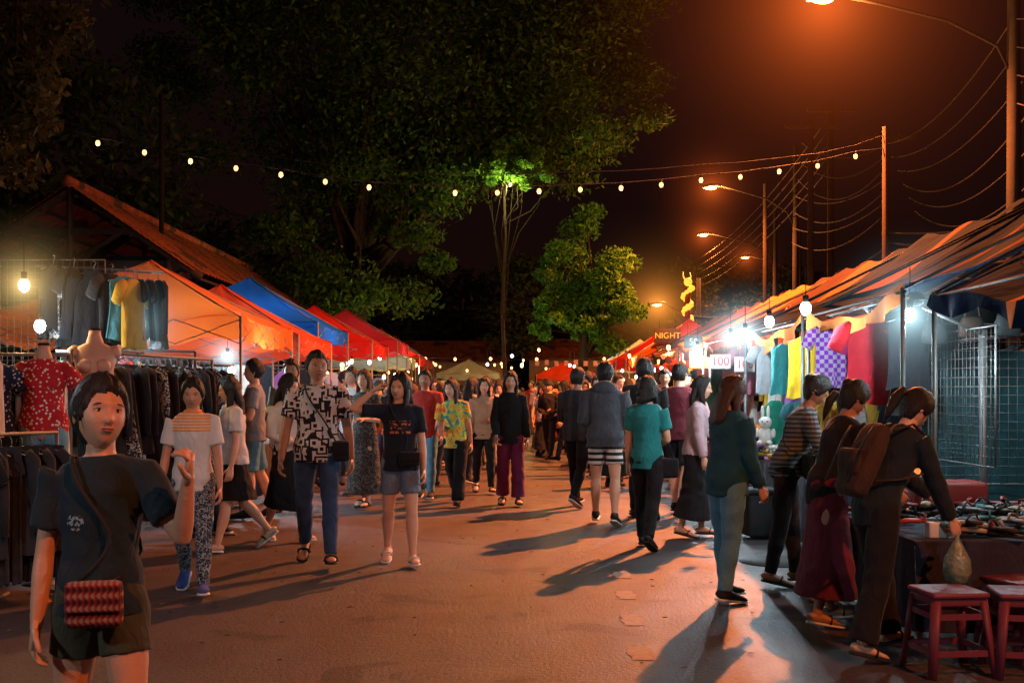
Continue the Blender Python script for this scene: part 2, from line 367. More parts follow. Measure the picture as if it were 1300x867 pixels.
    if bk in('pants','jeans','wide','shorts'):
        q.tube([Sp((0,0,z)) if z>.55 else np.array((0,0,z))*H for z,_,_ in hips],[(rx*fw*H,ry*H) for _,rx,ry in hips],None,24)
        for Hh,K,A,b,sd in G.values():
            if bk=='shorts':
                e=bottom[2] if len(bottom)>2 else .6
                q.tube([Hh+np.array((0,0,.03*H)),Hh,Hh*(1-e*.5)+K*e*.5,Hh*(1-e)+K*e],[r*H*kk for r in(.050,.056,.053,.054)],None,18)
            elif bk=='wide':
                q.tube([Hh+np.array((0,0,.03*H)),Hh,Hh*.5+K*.5,K,K*.5+A*.5,A+np.array((0,0,.005*H))],[r*H*kk for r in(.050,.058,.054,.050,.050,.054)],None,18)
            else:
                q.tube([Hh+np.array((0,0,.03*H)),Hh,Hh*.5+K*.5,K,K*.7+A*.3+np.array((0,.004*H,0)),K*.2+A*.8,A+np.array((0,0,-.002*H))],[r*H*kk for r in(.050,.057,.050,.0385,.040,.031,.030)],None,18)
    else:
        zh={'skirt':.30,'longskirt':.10,'midskirt':.2}[bk]
        pts=[];rd=[]
        (h1,k1,a1,_,_),(h2,k2,a2,_,_)=G.values()
        def at(hh,kk_,aa,z):
            z*=H
            if z>kk_[2]: t=(hh[2]-z)/(hh[2]-kk_[2]); return hh*(1-t)+kk_*t
            t=(kk_[2]-z)/(kk_[2]-aa[2]); return kk_*(1-t)+aa*t
        for z,rx,ry in hips[:3]: pts.append(np.array((0,0,z))*H if z<.58 else Sp((0,0,z))); rd.append((rx*fw*H,ry*H))
        for i in range(1,6):
            z=.50+(zh-.50)*i/5; p1=at(h1,k1,a1,z);p2=at(h2,k2,a2,z); c=(p1+p2)/2; c[2]=z*H
            pts.append(c); rd.append((abs(p1[0]-p2[0])/2+(.056+.006*i)*H,abs(p1[1]-p2[1])/2+(.054+.003*i)*H))
        q.tube(pts,rd,None,36,ridge=.012)
    fuse(q,vox,3,mb,bmat,fold=.0042,seed=seed+1.7)
    sk_,sm=shoes
    for Hh,K,A,b,sd in G.values():
        p=min(0,b)*.85; 
        if b>.12: p=(b-.05)*.7
        ya=math.radians(7)*sd
        def fp(x,f,z):
            y=-f; zz=z
            c,s2=math.cos(p),math.sin(p)
            y2=y*c+zz*s2; z2=-y*s2+zz*c
            return np.array((A[0]+(x*math.cos(ya)-y2*math.sin(ya))*H,A[1]+(x*math.sin(ya)+y2*math.cos(ya))*H,A[2]+z2*H))
        sc=1 if sk_=='shoe' else .86
        secs=[(-.036,.012,.026),(-.030,.019,.038),(-.012,.022,.046),(.018,.022,.046),(.045,.025,.036),(.075,.029,.026),(.100,.026,.020),(.115,.015,.013)]
        m_=sm if sk_=='shoe' else skin
        mb.tube([fp(0,f,-.043+hh*sc/2+.006) for f,w,hh in secs],[(w*sc*H,hh*sc*H/2) for f,w,hh in secs],m_,14,ref=(1,0,0))
        mb.tube([fp(0,f*1.03,-.041) for f,w,hh in secs],[((w+.002)*H,.0055*H) for f,w,hh in secs],SOLE if sk_=='shoe' and (len(shoes)<3) and sm is not BLK or seed%3==1 else BLK,14,ref=(1,0,0),power=.6)
        if sk_=='shoe': mb.tube([A+np.array((0,0,-.01*H)),A+vn(K-A)*.012*H],[.024*H,.023*H],sm,12)
        else: mb.tube([fp(-.026,.05,-.035),fp(-.022,.055,-.016),fp(0,.06,-.008),fp(.022,.055,-.016),fp(.026,.05,-.035)],[(.003*H,.010*H)]*5,sm or BLK,6,ref=(0,1,0))
    hs=h*.13/.234*hscale; hp=Sp((0,-.004,.918+.06*(hscale-1)))
    yaw,pit,rol=[math.radians(a) for a in head_rot]
    M=Matrix.Translation(Vector(hp))@Matrix.Rotation(math.radians(side)*.6,4,'Y')@Matrix.Rotation(yaw,4,'Z')@Matrix.Rotation(pit+math.radians(lean)*.7,4,'X')@Matrix.Rotation(rol,4,'Y')@Matrix.Scale(hs/1.0,4)
    head(mb,M,skin,hair,hm,fine,seed)
    ctx=dict(mb=mb,Sp=Sp,H=H,J=J,G=G,fw=fw)
    for ex in extras: ex(ctx)
    z0=mb.V()[:,2].min(); mb.shift((0,0,-z0))
    return mb.mesh(name)
def person(name,x,y,yaw,**k):
    return place(person_mesh(name,**k),name,(x,y,.006),math.radians(yaw))
def ex_crossbag(sd,m,size=(.2,.08,.16),front=True,z=.56,off=.09,gap=.095):
    def f(c):
        mb,Sp,H=c['mb'],c['Sp'],c['H']; b=Sp((sd*off,-gap if front else .05,z)); mb.rbox(b,size,m,0,.03)
        mb.rbox(b+np.array((0,-size[1]*.5,size[2]*.15)),(size[0]*.96,.02,size[2]*.6),m,0,.008)
        s=-sd
        P=[b+np.array((-sd*size[0]*.3,0,size[2]*.45)),Sp((sd*.05,-.082,.66)),Sp((0,-.088,.73)),Sp((s*.04,-.080,.79)),Sp((s*.055,-.045,.838)),Sp((s*.058,.02,.844)),Sp((s*.03,.07,.79)),Sp((sd*.04,.078,.7)),Sp((sd*.10,.05,.62)),b+np.array((sd*size[0]*.3,.02,size[2]*.45))]
        Q=[]
        for i in range(len(P)-1):
            for k in range(3): Q.append(P[i]*(1-k/3)+P[i+1]*(k/3))
        Q.append(P[-1]); A=np.array(Q)
        for _ in range(3): A[1:-1]=(A[:-2]+2*A[1:-1]+A[2:])/4
        mb.tube(list(A),[(.007,.004)]*len(A),BLK,6)
    return f
def ex_backpack(m,big=1.):
    def f(c):
        mb,Sp,H=c['mb'],c['Sp'],c['H']
        P=[Sp((0,.12,z)) for z in(.555,.57,.62,.70,.76,.79,.80)]
        mb.tube(P,[(.06*H*big,.03*H),(.085*H*big,.045*H*big),(.09*H*big,.05*H*big),(.085*H*big,.046*H*big),(.075*H*big,.036*H),(.055*H,.022*H),(.02*H,.01*H)],m,20,power=.7,ridge=.02)
        mb.rbox(Sp((0,.175,.63)),(.18*big,.05,.14),m,0,.03); mb.tube([Sp((-.02,.1,.80)),Sp((0,.1,.82)),Sp((.02,.1,.80))],.006,BLK,6)
        for s in(-1,1):
            Q=[Sp((s*.055,.09,.79)),Sp((s*.062,.03,.845)),Sp((s*.068,-.045,.825)),Sp((s*.074,-.078,.76)),Sp((s*.095,-.06,.69)),Sp((s*.10,.02,.63)),Sp((s*.07,.09,.60))]
            mb.tube(Q,[(.016,.005)]*7,m,8)
            mb.tube([Sp((s*.06,.185,.76)),Sp((s*.06,.195,.70)),Sp((s*.06,.19,.58))],[(.012,.004)]*3,BLK,6)
    return f
def ex_handbag(side,m,size=(.26,.1,.2),drop=.25,inhand=True):
    def f(c):
        mb=c['mb']; S,E,W,u,fd,sd=c['J'][side]; hp=(W+fd*.055*c['H']) if inhand else (E*.9+W*.1)
        b=hp+np.array((0,0,-drop-size[2]/2)); mb.rbox(b,size,m,.4,.03)
        for s in(-1,1): mb.tube([b+np.array((s*size[0]*.3,0,size[2]*.5)),hp+np.array((s*.02,0,-.03)),hp+np.array((0,0,-.008))],.005,m,6)
    return f
def ex_plastic(side,m):
    def f(c):
        S,E,W,u,fd,sd=c['J'][side]; hp=W+fd*.06*c['H']
        P=[hp+np.array((0,0,dz)) for dz in(.02,-.02,-.06,-.13,-.20,-.25,-.27)]
        c['mb'].tube(P,[.012,.01,.03,.065,.075,.06,.02],m,16,ridge=.05)
    return f
C=cloth
white=C('white_cotton',(.62,.62,.62)); jeans=C('blue_denim',(.030,.065,.14)); ltjeans=C('light_denim',(.10,.27,.40)); blk=C('black_cotton',(.012,.012,.014)); grey=C('grey_cotton',(.25,.26,.28)); dgrey=C('dark_grey_hoodie',(.055,.065,.08)); teal=C('teal_cotton',(.02,.22,.23)); dteal=C('dark_teal_sweater',(.014,.07,.10)); maroon=C('maroon_cotton',(.12,.02,.03)); olive=C('olive_shorts',(.045,.048,.03)); tan=C('tan_shirt',(.35,.24,.15)); redt=C('red_cotton',(.42,.05,.04)); yel=C('yellow_cotton',(.6,.38,.04)); pinkc=C('pink_scarf',(.5,.38,.42))
down=((.16,.05,-1),(.08,.22,-1)); fwd=((.14,.38,-1),(.02,.8,-.9)); back=((.18,-.32,-1),(.12,.02,-1)); bent=((.18,.1,-1),(-.35,.9,.05)); tobag=((.2,.0,-1),(-.55,.6,-.25))
woven=C('woven_pouch',(.3,.03,.03),'woven',(0,0,0),170)
person('woman_in_black_tee_and_shorts',-1.265,3.5,12,h=1.42,skin=SK1,hair='pony',legs=((10,4,.09),(-8,14,.09)),armL=((.50,.3,-.8),(.12,.45,.95)),armR=((.16,.02,-1),(.08,.18,-1)),head_rot=(26,-8,5),curl=(42,22),
  top=('tee',C('charcoal_tee_print',(.014,.026,.036),'smallprint',(.35,.35,.35),1.03),.50),bottom=('shorts',olive,.42),shoes=('sandal',BLK),extras=(ex_crossbag(1,woven,(.165,.05,.14),True,.535,.0),),vox=.008,bw=.97,seed=1,hscale=1.17)
person('woman_in_white_polo',-2.255,8.04,8,h=1.50,skin=SK1,hair='pony',legs=((12,3),(-12,20)),armL=down,armR=((.2,.05,-1),(.12,.3,-1)),head_rot=(0,6,0),
  top=('polo',C('white_polo',(.62,.64,.64),'yoke',(.75,.28,.03),1.15),.47,C('orange_collar',(.8,.25,.02))),bottom=('pants',C('patterned_trousers',(.02,.035,.06),'floral',(.3,.36,.4),60)),shoes=('shoe',C('blue_sneaker',(.05,.08,.3))),seed=2)
person('man_in_graphic_shirt',-1.61,9.4,4,h=1.74,sex='m',skin=SK3,hair='short',legs=((16,4,.05),(-12,20,.05)),armL=back,armR=((.2,.1,-1),(.12,.35,-1)),head_rot=(18,-3,0),
  top=('tee',C('graphic_shirt',(.55,.56,.57),'graphic',(.015,.015,.02),13),.475),bottom=('jeans',jeans),shoes=('sandal',BLK),extras=(ex_crossbag(1,blk,(.14,.07,.17),True,.53,.12),),bw=1.06,seed=3)
person('woman_in_navy_tee',-.925,9.4,6,h=1.55,skin=SK2,hair='long',legs=((8,3,.05),(-10,16,.05)),armL=((.16,.1,-1),(.05,.3,-1)),armR=((.95,.25,.05),(-.75,.0,.62)),head_rot=(-28,0,4),
  top=('tee',C('navy_tee_print',(.012,.018,.03),'print',(.5,.16,.08),1.14),.485),bottom=('shorts',C('denim_shorts',(.13,.18,.25)),.62),shoes=('sandal',SOLE),extras=(ex_crossbag(1,blk,(.17,.07,.12),True,.55,.05),),bw=1.02,seed=4)
person('woman_in_tie_dye_shirt',-.72,14.5,-12,h=1.62,skin=SK2,hair='long',legs=((20,4),(-20,30)),armL=back,armR=bent,lean=4,side=-4,head_rot=(-15,0,0),
  top=('tee',C('tie_dye',(.5,.2,.1),'tiedye'),.46),bottom=('wide',blk),shoes=('shoe',BLK),seed=5)
person('woman_in_black_blouse',-.02,14.4,0,h=1.66,skin=SK2,hair='verylong',legs=((6,2),(-8,12)),armL=down,armR=((.2,.05,-1),(-.1,.5,-.8)),head_rot=(0,5,0),
  top=('long',blk,.45),bottom=('wide',C('plum_trousers',(.14,.02,.07))),shoes=('sandal',BLK),seed=6)
person('man_in_grey_hoodie_and_striped_shorts',1.0,12.2,168,h=1.72,sex='m',skin=SK2,hair='short',legs=((14,4,.06),(-10,12,.06)),armL=tobag,armR=bent,head_rot=(-12,8,0),
  top=('hood',dgrey,.47),jacket=.014,bottom=('shorts',C('striped_shorts',(.02,.02,.02),'hstripe',(.6,.6,.6),95),.62),shoes=('shoe',BLK),seed=7,extras=(ex_handbag('L',blk,(.2,.1,.28),.1),))
person('woman_in_teal_top',1.23,10.35,158,h=1.55,skin=SK2,hair='bob',legs=((14,3),(-14,18)),armL=down,armR=tobag,head_rot=(10,8,0),
  top=('tee',teal,.46),bottom=('pants',blk),shoes=('shoe',BLK),seed=8,extras=(ex_handbag('R',blk,(.22,.08,.18),.16,False),))
person('tall_man_in_black_tee',1.50,12.9,172,h=1.80,sex='m',skin=SK3,hair='short',legs=((10,4),(-14,20)),armL=down,armR=fwd,top=('tee',blk,.48),bottom=('jeans',blk),shoes=('shoe',BLK),seed=9)
person('man_in_cap_and_black_jacket',.82,14.2,150,h=1.72,sex='m',skin=SK3,hair='cap',legs=((14,4),(-14,20)),armL=bent,armR=bent,top=('long',C('black_track_jacket',(.02,.02,.025),'vstripe',(.04,.04,.045),40),.47),jacket=.012,bottom=('pants',blk),shoes=('shoe',BLK),seed=10)
person('woman_in_dark_teal_sweater',1.46,7.74,118,h=1.51,skin=SK2,hair='long',hm=HBR,legs=((6,3),(-4,6)),armL=((.1,.15,-1),(.0,.5,-.9)),armR=((.1,.1,-1),(.0,.45,-.9)),lean=5,head_rot=(-6,14,0),
  top=('long',dteal,.46),jacket=.008,bottom=('jeans',ltjeans),shoes=('shoe',C('black_sneaker',(.02,.02,.025))),legw=1.10,seed=11)
person('woman_with_backpack_leaning',1.95,6.1,112,h=1.48,skin=SK2,hair='pony',legs=((16,6,.05),(-10,8,.05)),armL=((.1,.6,-.9),(.0,.8,-.5)),armR=((.12,.35,-1),(.0,.5,-.95)),lean=27,head_rot=(0,24,0),
  top=('long',C('black_shirt',(.013,.02,.026)),.46),bottom=('wide',blk),shoes=('sandal',BLK),extras=(ex_backpack(C('brown_leather_backpack',(.05,.028,.018)),.85),ex_plastic('R',mat('clear_plastic_bag',(.18,.22,.15),.25,vary=.4,vs=30,bump=.6,bs=30,bd=.02))),seed=12)
person('woman_in_maroon_skirt',1.92,6.95,105,h=1.50,skin=SK3,hair='bun',legs=((8,4),(-6,6)),armL=fwd,armR=((.15,.3,-1),(.0,.7,-.6)),lean=18,head_rot=(4,22,0),
  top=('tee',blk,.47),bottom=('longskirt',C('maroon_skirt',(.13,.02,.035))),shoes=('sandal',BLK),seed=13)
person('woman_in_striped_shirt',2.02,8.4,80,h=1.56,skin=SK3,hair='bun',legs=((8,4),(-6,6)),armL=bent,armR=fwd,lean=20,head_rot=(0,22,0),
  top=('long',C('grey_striped_shirt',(.16,.19,.2),'hstripe',(.04,.05,.06),190),.5),bottom=('pants',blk),shoes=('sandal',BLK),seed=14,extras=(ex_crossbag(-1,blk,(.2,.08,.18)),))
person('child_in_yellow_scarf',2.12,7.6,95,h=1.44,skin=SK1,hair='pony',legs=((6,4),(-6,6)),armL=bent,armR=bent,lean=14,head_rot=(0,20,0),top=('tee',yel,.5),bottom=('midskirt',tan),shoes=('sandal',BLK),seed=15)
person('woman_in_white_tee_black_skirt',-2.50,10.25,-60,h=1.57,skin=SK2,hair='long',legs=((16,4),(-16,26)),armL=down,armR=bent,lean=4,top=('tee',white,.5),bottom=('skirt',blk),shoes=('sandal',BLK),head_rot=(-10,6,0),seed=16)
person('man_in_grey_tee',-2.90,12.8,-80,h=1.76,sex='m',skin=SK2,hair='short',legs=((6,3),(-8,10)),armL=bent,armR=down,top=('tee',grey,.48),bottom=('shorts',ltjeans,.9),shoes=('shoe',BLK),seed=17)
person('man_in_olive_shirt',-2.62,13.5,20,h=1.79,sex='m',skin=SK3,hair='short',legs=((10,3),(-12,14)),top=('tee',C('olive_tee',(.09,.1,.07)),.48),bottom=('jeans',jeans),shoes=('shoe',BLK),head_rot=(-20,4,0),seed=18)
person('woman_in_white_blouse_black_skirt',-2.14,10.9,40,h=1.57,skin=SK2,hair='long',legs=((10,4),(-12,16)),armL=down,armR=tobag,top=('long',C('cream_blouse',(.55,.52,.46)),.53),bottom=('midskirt',blk),shoes=('sandal',BLK),head_rot=(30,10,0),seed=19,extras=(ex_handbag('L',blk,(.2,.09,.18),.1,False),))
person('woman_in_long_patterned_dress',-1.83,14.1,-20,h=1.67,skin=SK2,hair='long',hm=HBR,legs=((8,3),(-8,10)),armL=bent,armR=down,top=('tee',C('dark_floral',(.03,.03,.035),'floral',(.14,.13,.11),40),.52),bottom=('longskirt',C('dark_floral',(.03,.03,.035))),shoes=('sandal',BLK),seed=20)
person('woman_in_tan_shirt',-.40,16.2,5,h=1.62,skin=SK2,hair='long',legs=((12,4),(-12,18)),armL=bent,armR=down,top=('long',tan,.46),bottom=('pants',blk),shoes=('sandal',BLK),seed=21)
person('man_in_red_tee',-1.16,15.2,-8,h=1.70,sex='m',skin=SK3,hair='short',legs=((12,4),(-12,18)),top=('tee',redt,.48),bottom=('jeans',ltjeans),shoes=('shoe',BLK),seed=22)
person('man_in_maroon_tee',1.98,13.4,140,h=1.74,sex='m',skin=SK2,hair='short',legs=((6,4),(-6,8)),armL=bent,armR=bent,top=('tee',maroon,.48),bottom=('shorts',blk,.85),shoes=('shoe',BLK),seed=23)
person('woman_with_pink_scarf',1.80,11.2,75,h=1.56,skin=SK2,hair='long',legs=((6,4),(-6,8)),armL=bent,armR=down,lean=6,top=('long',pinkc,.5),bottom=('longskirt',blk),shoes=('sandal',BLK),seed=24)
person('woman_vendor_in_black',-3.05,11.4,60,h=1.55,skin=SK1,hair='pony',legs=((4,2),(-4,6)),armL=bent,armR=bent,top=('tee',blk,.48),bottom=('jeans',jeans),shoes=('shoe',BLK),seed=25)
person('woman_in_orange_blouse',-1.55,16.4,10,h=1.62,skin=SK2,hair='bob',legs=((10,3),(-10,14)),armL=down,armR=bent,top=('tee',C('orange_blouse',(.6,.2,.04)),.48),bottom=('midskirt',blk),shoes=('sandal',BLK),seed=26)
person('man_in_pale_shirt',-2.2,15.6,-30,h=1.74,sex='m',skin=SK3,hair='short',legs=((10,3),(-10,14)),armL=down,armR=fwd,top=('long',C('pale_shirt',(.45,.47,.5)),.48),bottom=('jeans',jeans),shoes=('shoe',BLK),seed=27)
rt=C('crowd_top',(.1,.1,.1),'random',p=1.); rb=C('crowd_bottom',(.1,.1,.1),'random',p=7.3)
VAR=[]
for i in range(12):
    f=i%2==0
    VAR.append(('woman_pedestrian' if f else 'man_pedestrian',person_mesh('pedestrian_body',h=U(1.55,1.66) if f else U(1.68,1.78),sex='f' if f else 'm',skin=[SK1,SK2,SK3][i%3],hair=random.choice(['long','bob','pony','verylong']) if f else random.choice(['short','short','cap']),hm=random.choice([HB,HB,HBR]),
      legs=((U(6,18),4),(-U(6,16),U(10,24))),armL=random.choice([down,fwd,bent,back]),armR=random.choice([down,fwd,bent,tobag]),top=(random.choice(['tee','tee','long']),rt,.48),bottom=(random.choice(['pants','longskirt','shorts','wide']) if f else random.choice(['jeans','shorts','pants']),rb),shoes=('shoe',BLK),seed=i+30,fine=False,vox=.016,lean=U(0,5),head_rot=(U(-25,25),U(-3,8),0),
      extras=((ex_backpack(BLK,.9),) if i%5==1 else (ex_crossbag(1,BLK,(.2,.08,.16)),) if i%3==0 else ()))))
pts=[]
tries=0
while len(pts)<185 and tries<12000:
    tries+=1; y=U(20,50) if R()<.75 else U(16.8,25); x=U(-3.1,3.2)
    if y<23 and -.1<x<1.0: continue
    if y<20 and abs(x)<2 and R()<.5: continue
    if any((x-a)**2+(y-b)**2<.25 for a,b in pts): continue
    pts.append((x,y))
for i,(x,y) in enumerate(pts):
    nm,me=VAR[(i*5+int(R()*3))%12]; place(me,nm,(x,y,.006),math.radians((U(-25,25) if R()<.5 else 180+U(-25,25)) if R()<.75 else U(0,360)),sc=U(.95,1.05))
# ------------------------------------------------------------------ ground
def asphalt():
    t=NT('asphalt'); o,x,y,z=t.xyz()
    a=t.ramp(t.noise(.35,5,o),[(.3,(.036,.028,.029)),(.6,(.070,.054,.055))]); g=t.noise(160,3,o); g2=t.noise(38,4,o)
    a=t.mix(t.math('MULTIPLY',g,.5),a,(.12,.095,.095)); a=t.mix(t.math('GREATER_THAN',g2,.62),a,(.028,.023,.023)); st=t.noise(1.7,6,o,.6)
    a=t.mix(t.math('GREATER_THAN',st,.62),a,(.034,.028,.028))
    t.l(a,t.b.inputs['Base Color'])
    t.l(t.math('MULTIPLY_ADD',st,.35,.31),t.b.inputs['Roughness']); t.bump(t.math('ADD',t.math('ADD',t.math('MULTIPLY',g,1.),t.math('MULTIPLY',g2,1.)),t.math('MULTIPLY',st,.8)),.85,.009)
    return t.m
q=MB(); q.grid(lambda u,v:(-150+300*u,-30+330*v,0),30,33,mat('dark_soil',(.05,.045,.035),.95,bump=.5,bs=8)); q.obj('ground')
q=MB(); q.grid(lambda u,v:(-7+12*u,-12+130*v,.004),12,130,asphalt()); q.obj('road')
conc=mat('concrete_paving',(.16,.15,.14),.85,bump=.4,bs=25,vs=2)
q=MB(); q.box((-9,40,.06),(4,100,.12),conc); q.obj('pavement')
q=MB(); q.box((8,40,.06),(6,100,.12),conc); q.obj('pavement')
pm=mat('worn_road_paint',(.36,.28,.20),.8,vary=.6,vs=30)
for i,(x,y0,l) in enumerate([(.80,7.85,.32),(.75,6.95,.34),(.70,6.05,.34),(.86,8.75,.3)]):
    q=MB(); q.grid(lambda u,v:(x-.065+.13*u+.012*math.sin(v*9+u*3),y0+l*v+.01*math.sin(u*11),.008),4,5,pm); q.obj('road_marking_dash')
q=MB(); q.tube([(2.24,9.6,.004),(2.24,9.6,.012)],.32,mat('cast_iron',(.03,.03,.03),.6,.6,bump=1,bs=60),28); q.obj('manhole_cover')
q=MB(); lt=mat('dry_leaf_litter',(.14,.09,.04),.9)
for i in range(200):
    x,y=U(-4,3),U(4,18); s=U(.012,.03); a=U(0,6.28); q.add([(x+s*math.cos(a),y+s*math.sin(a),.012),(x-s*.5*math.sin(a),y+s*.5*math.cos(a),.018),(x-s*math.cos(a),y-s*math.sin(a),.010),(x+s*.5*math.sin(a),y-s*.5*math.cos(a),.016)],[(0,1,2,3)],lt,False)
q.obj('leaf_litter')
# ------------------------------------------------------------------ lights
def glow_volume(name,p,r,k,col):  # self-emitting sphere volume, imitates the glow around a lamp
    t=bpy.data.materials.new(name+'_mat'); t.use_nodes=True; nt=t.node_tree; nt.nodes.remove(nt.nodes['Principled BSDF'])
    em=nt.nodes.new('ShaderNodeEmission'); em.inputs[0].default_value=(*col,1)
    tc=nt.nodes.new('ShaderNodeTexCoord'); ln=nt.nodes.new('ShaderNodeVectorMath'); ln.operation='LENGTH'
    nt.links.new(tc.outputs['Object'],ln.inputs[0])
    def mth(op,a,b,c=None):
        x=nt.nodes.new('ShaderNodeMath'); x.operation=op
        for i,v in enumerate((a,b,c)):
            if v is None: continue
            if isinstance(v,(int,float)): x.inputs[i].default_value=v
            else: nt.links.new(v,x.inputs[i])
        return x.outputs[0]
    d=ln.outputs['Value']; inv=mth('DIVIDE',k,mth('MULTIPLY_ADD',d,d,(r*.09)**2)); fall=mth('MAXIMUM',mth('SUBTRACT',1.,mth('DIVIDE',d,r)),0.); fall=mth('MULTIPLY',fall,fall)
    nt.links.new(mth('MULTIPLY',inv,fall),em.inputs[1]); nt.links.new(em.outputs[0],nt.nodes['Material Output'].inputs['Volume'])
    q=MB(); q.ell((0,0,0),(r,r,r),t,20,14); o=q.obj(name,p); return o
def pl(name,p,w,col,r=.05,spot=None):
    l=bpy.data.lights.new(name,'SPOT' if spot else 'POINT'); l.energy=w; l.color=col; l.shadow_soft_size=r
    if spot: l.spot_size=math.radians(spot); l.spot_blend=.7
    o=bpy.data.objects.new(name,l); COL.objects.link(o); o.location=p; return o
SOD=(1,.225,.05)
steel=mat('galvanised_steel',(.14,.14,.14),.55,.5,bump=.2,bs=40); wood=mat('weathered_wood',(.025,.018,.015),.95,bump=.6,bs=20,spec=.05); concp=mat('concrete_pole',(.03,.026,.024),.95,bump=.4,bs=20,spec=.05)
sodg=mat('sodium_glass',(1,.5,.1),.3,vary=0,emit=(1,.42,.1),es=30)
def street_lamp(lx,ly,lz,px,w,hz=0,ph=None,hc=(1,.15,.02),lc=None,spill=.07):
    q=MB(); ph=ph or lz+1.5; s=1 if px>lx else -1; L=abs(px-lx)
    q.tube([(px,ly,0),(px,ly,ph)],[.15,.09],concp,12)
    P=[(px,ly,lz-1.4),(px-s*.3,ly,lz-.8),(px-s*L*.35,ly,lz-.35),(px-s*L*.7,ly,lz-.05),(lx+s*.25,ly,lz+.1)]
    q.tube(P,.028,concp,8)
    q.tube([(lx+s*.35,ly,lz+.12),(lx+s*.2,ly,lz+.12),(lx-s*.05,ly,lz+.1),(lx-s*.3,ly,lz+.06),(lx-s*.36,ly,lz+.04)],[(.05,.04),(.11,.07),(.15,.09),(.11,.06),(.03,.02)],steel,14,ref=(0,1,0))
    q.ell((lx-s*.03,ly,lz+.035),(.2,.11,.07),sodg,14,8)
    o=q.obj('street_lamp')
    l=pl('sodium_lamp_light',(lx-s*.03,ly,lz-.12),w,lc or SOD,.1,158); l.parent=o
    l=pl('sodium_lamp_spill',(lx-s*.03,ly,lz-.14),w*spill,(1,.36,.08),.1); l.parent=o
    if hz: glow_volume('lamp_glow_volume',(lx,ly,lz),hz[0],hz[1],hc)  # lamp halo put in as an emissive volume, no scattering mist
street_lamp(5.6,20.4,8.45,9.0,21000,(6.2,.22),13)
street_lamp(6.9,39.3,8.5,9.8,8000,(3,.07),10,spill=.2)
street_lamp(8.6,51,8.5,11.8,6000,(3,.07),10,spill=.2)
street_lamp(12.2,59.4,8.5,15,4000,(3,.06),10)
street_lamp(6.4,50,5.3,8.2,2500,(5,.24),6.5,(1,.33,.05),(1,.5,.18))
street_lamp(5.2,-1.5,8.5,9.0,3400,None,10)
ledm=mat('led_bulb_glow',(1,1,1),.3,vary=0,emit=(.85,.97,1),es=30); warm=mat('warm_bulb_glow',(1,.8,.5),.3,vary=0,emit=(1,.50,.16),es=5); strb=mat('string_bulb_glow',(1,.7,.4),.3,vary=0,emit=(1,.48,.15),es=3.4)
def bulb(x,y,z,w,col=(.80,.93,1),m=None,hz=False,r=.045,topz=None):
    q=MB(); m=m or ledm; q.ell((0,0,0),(r,r,r*1.25),m,12,8); q.tube([(0,0,r),(0,0,r+.06)],[.022,.025],BLK,8); q.tube([(0,0,r+.06),(0,0,(topz-z) if topz else .35)],.004,BLK,5)
    o=q.obj('light_bulb',(x,y,z)); l=pl('bulb_light',(0,0,-r-.05),w,col,.04); l.parent=o
    if hz: glow_volume('bulb_bloom_volume',(x,y,z),.75,.05,(col[0]*.8,col[1],col[2]))  # bloom around the bulb imitated by an emissive volume
LED=(.70,.90,1); WRM=(1,.55,.2); NEU=(.88,.94,1)
bulb(-3.86,9.0,2.28,40,WRM,warm,True)
bulb(-3.45,10.5,2.04,95,LED,hz=True); bulb(-3.9,9.4,1.98,35,LED)
bulb(-3.5,14,1.88,100,LED,hz=True); bulb(-3.6,14.6,1.72,50,LED)
bulb(-4.2,17.8,2.1,80,LED); bulb(-4.6,22.4,2.3,120,LED); bulb(-3.8,27,2.2,90,WRM,warm); bulb(-3.6,31,2.4,90,LED)
bulb(2.50,13.0,2.06,80,LED,hz=True); bulb(2.46,12.0,2.06,45,LED,hz=True); bulb(2.42,10.7,2.1,45,LED); bulb(2.40,9.3,2.12,50,LED); bulb(2.92,8.35,2.0,45,LED,hz=True); bulb(2.77,17,2.1,130,LED,hz=True); bulb(3.6,6.9,2.0,22,WRM,warm); bulb(3.4,7.6,1.98,30,LED)  # stall lamps, plus extra bulbs added to brighten the hung garments
bulb(-3.3,5.2,2.2,34,NEU); bulb(-3.3,1.5,2.3,100,NEU); bulb(3.0,2.2,2.3,70,NEU)  # added out-of-view bulbs, neutral fill for the near figures and ground
bulb(3.3,21,2.3,100,LED); bulb(3.3,24,2.4,140,WRM,warm); bulb(3.3,32,2.5,160,WRM,warm); bulb(-3.2,38,2.4,160,WRM,warm); bulb(.5,50,2.9,220,WRM,warm); bulb(2.8,44,2.9,200,LED)
bulb(-.05,35.2,7.9,230,(1,.9,.3),warm)
bulb(.9,38.2,2.9,120,(1,.85,.35),warm); bulb(-3.4,34.2,2.9,130,(1,.8,.3),warm)  # bulbs added to light the tree foliage
q=MB()
X0=np.array((-7.3,18.,5.60)); X1=np.array((6.1,20.2,5.60)); N=19; P=[]
zs=[165,182,194,205,214,222,231,238,241,245,245,243,241,239,235,229,225,218,211,199]
sm_=mat('string_socket',(.02,.02,.02),.7,vary=0,spec=.1)
for i in range(N+1):
    t=i/N; p=X0*(1-t)+X1*t; p[2]=1.42+(500-zs[i])*p[1]/1444
    P.append(p+np.array((0,0,.09)))
    q.tube([p+np.array((0,0,.09)),p+np.array((0,0,.03))],.018,sm_,8)
    q.ell(p,(.036,.036,.046),strb if i!=8 else sm_,10,8)
P=[np.array((-8.4,17.8,5.95))]+P+[np.array((6.8,20.8,5.9))]
q.tube(P,.008,sm_,6)
q.tube([(-8.4,17.8,5.75)]+[ (p[0],p[1],p[2]+.10+.12*abs(math.sin(i*.16))) for i,p in enumerate(P[1:-1])]+[(6.8,20.8,6.15)],.006,sm_,5)
so=q.obj('string_lights')
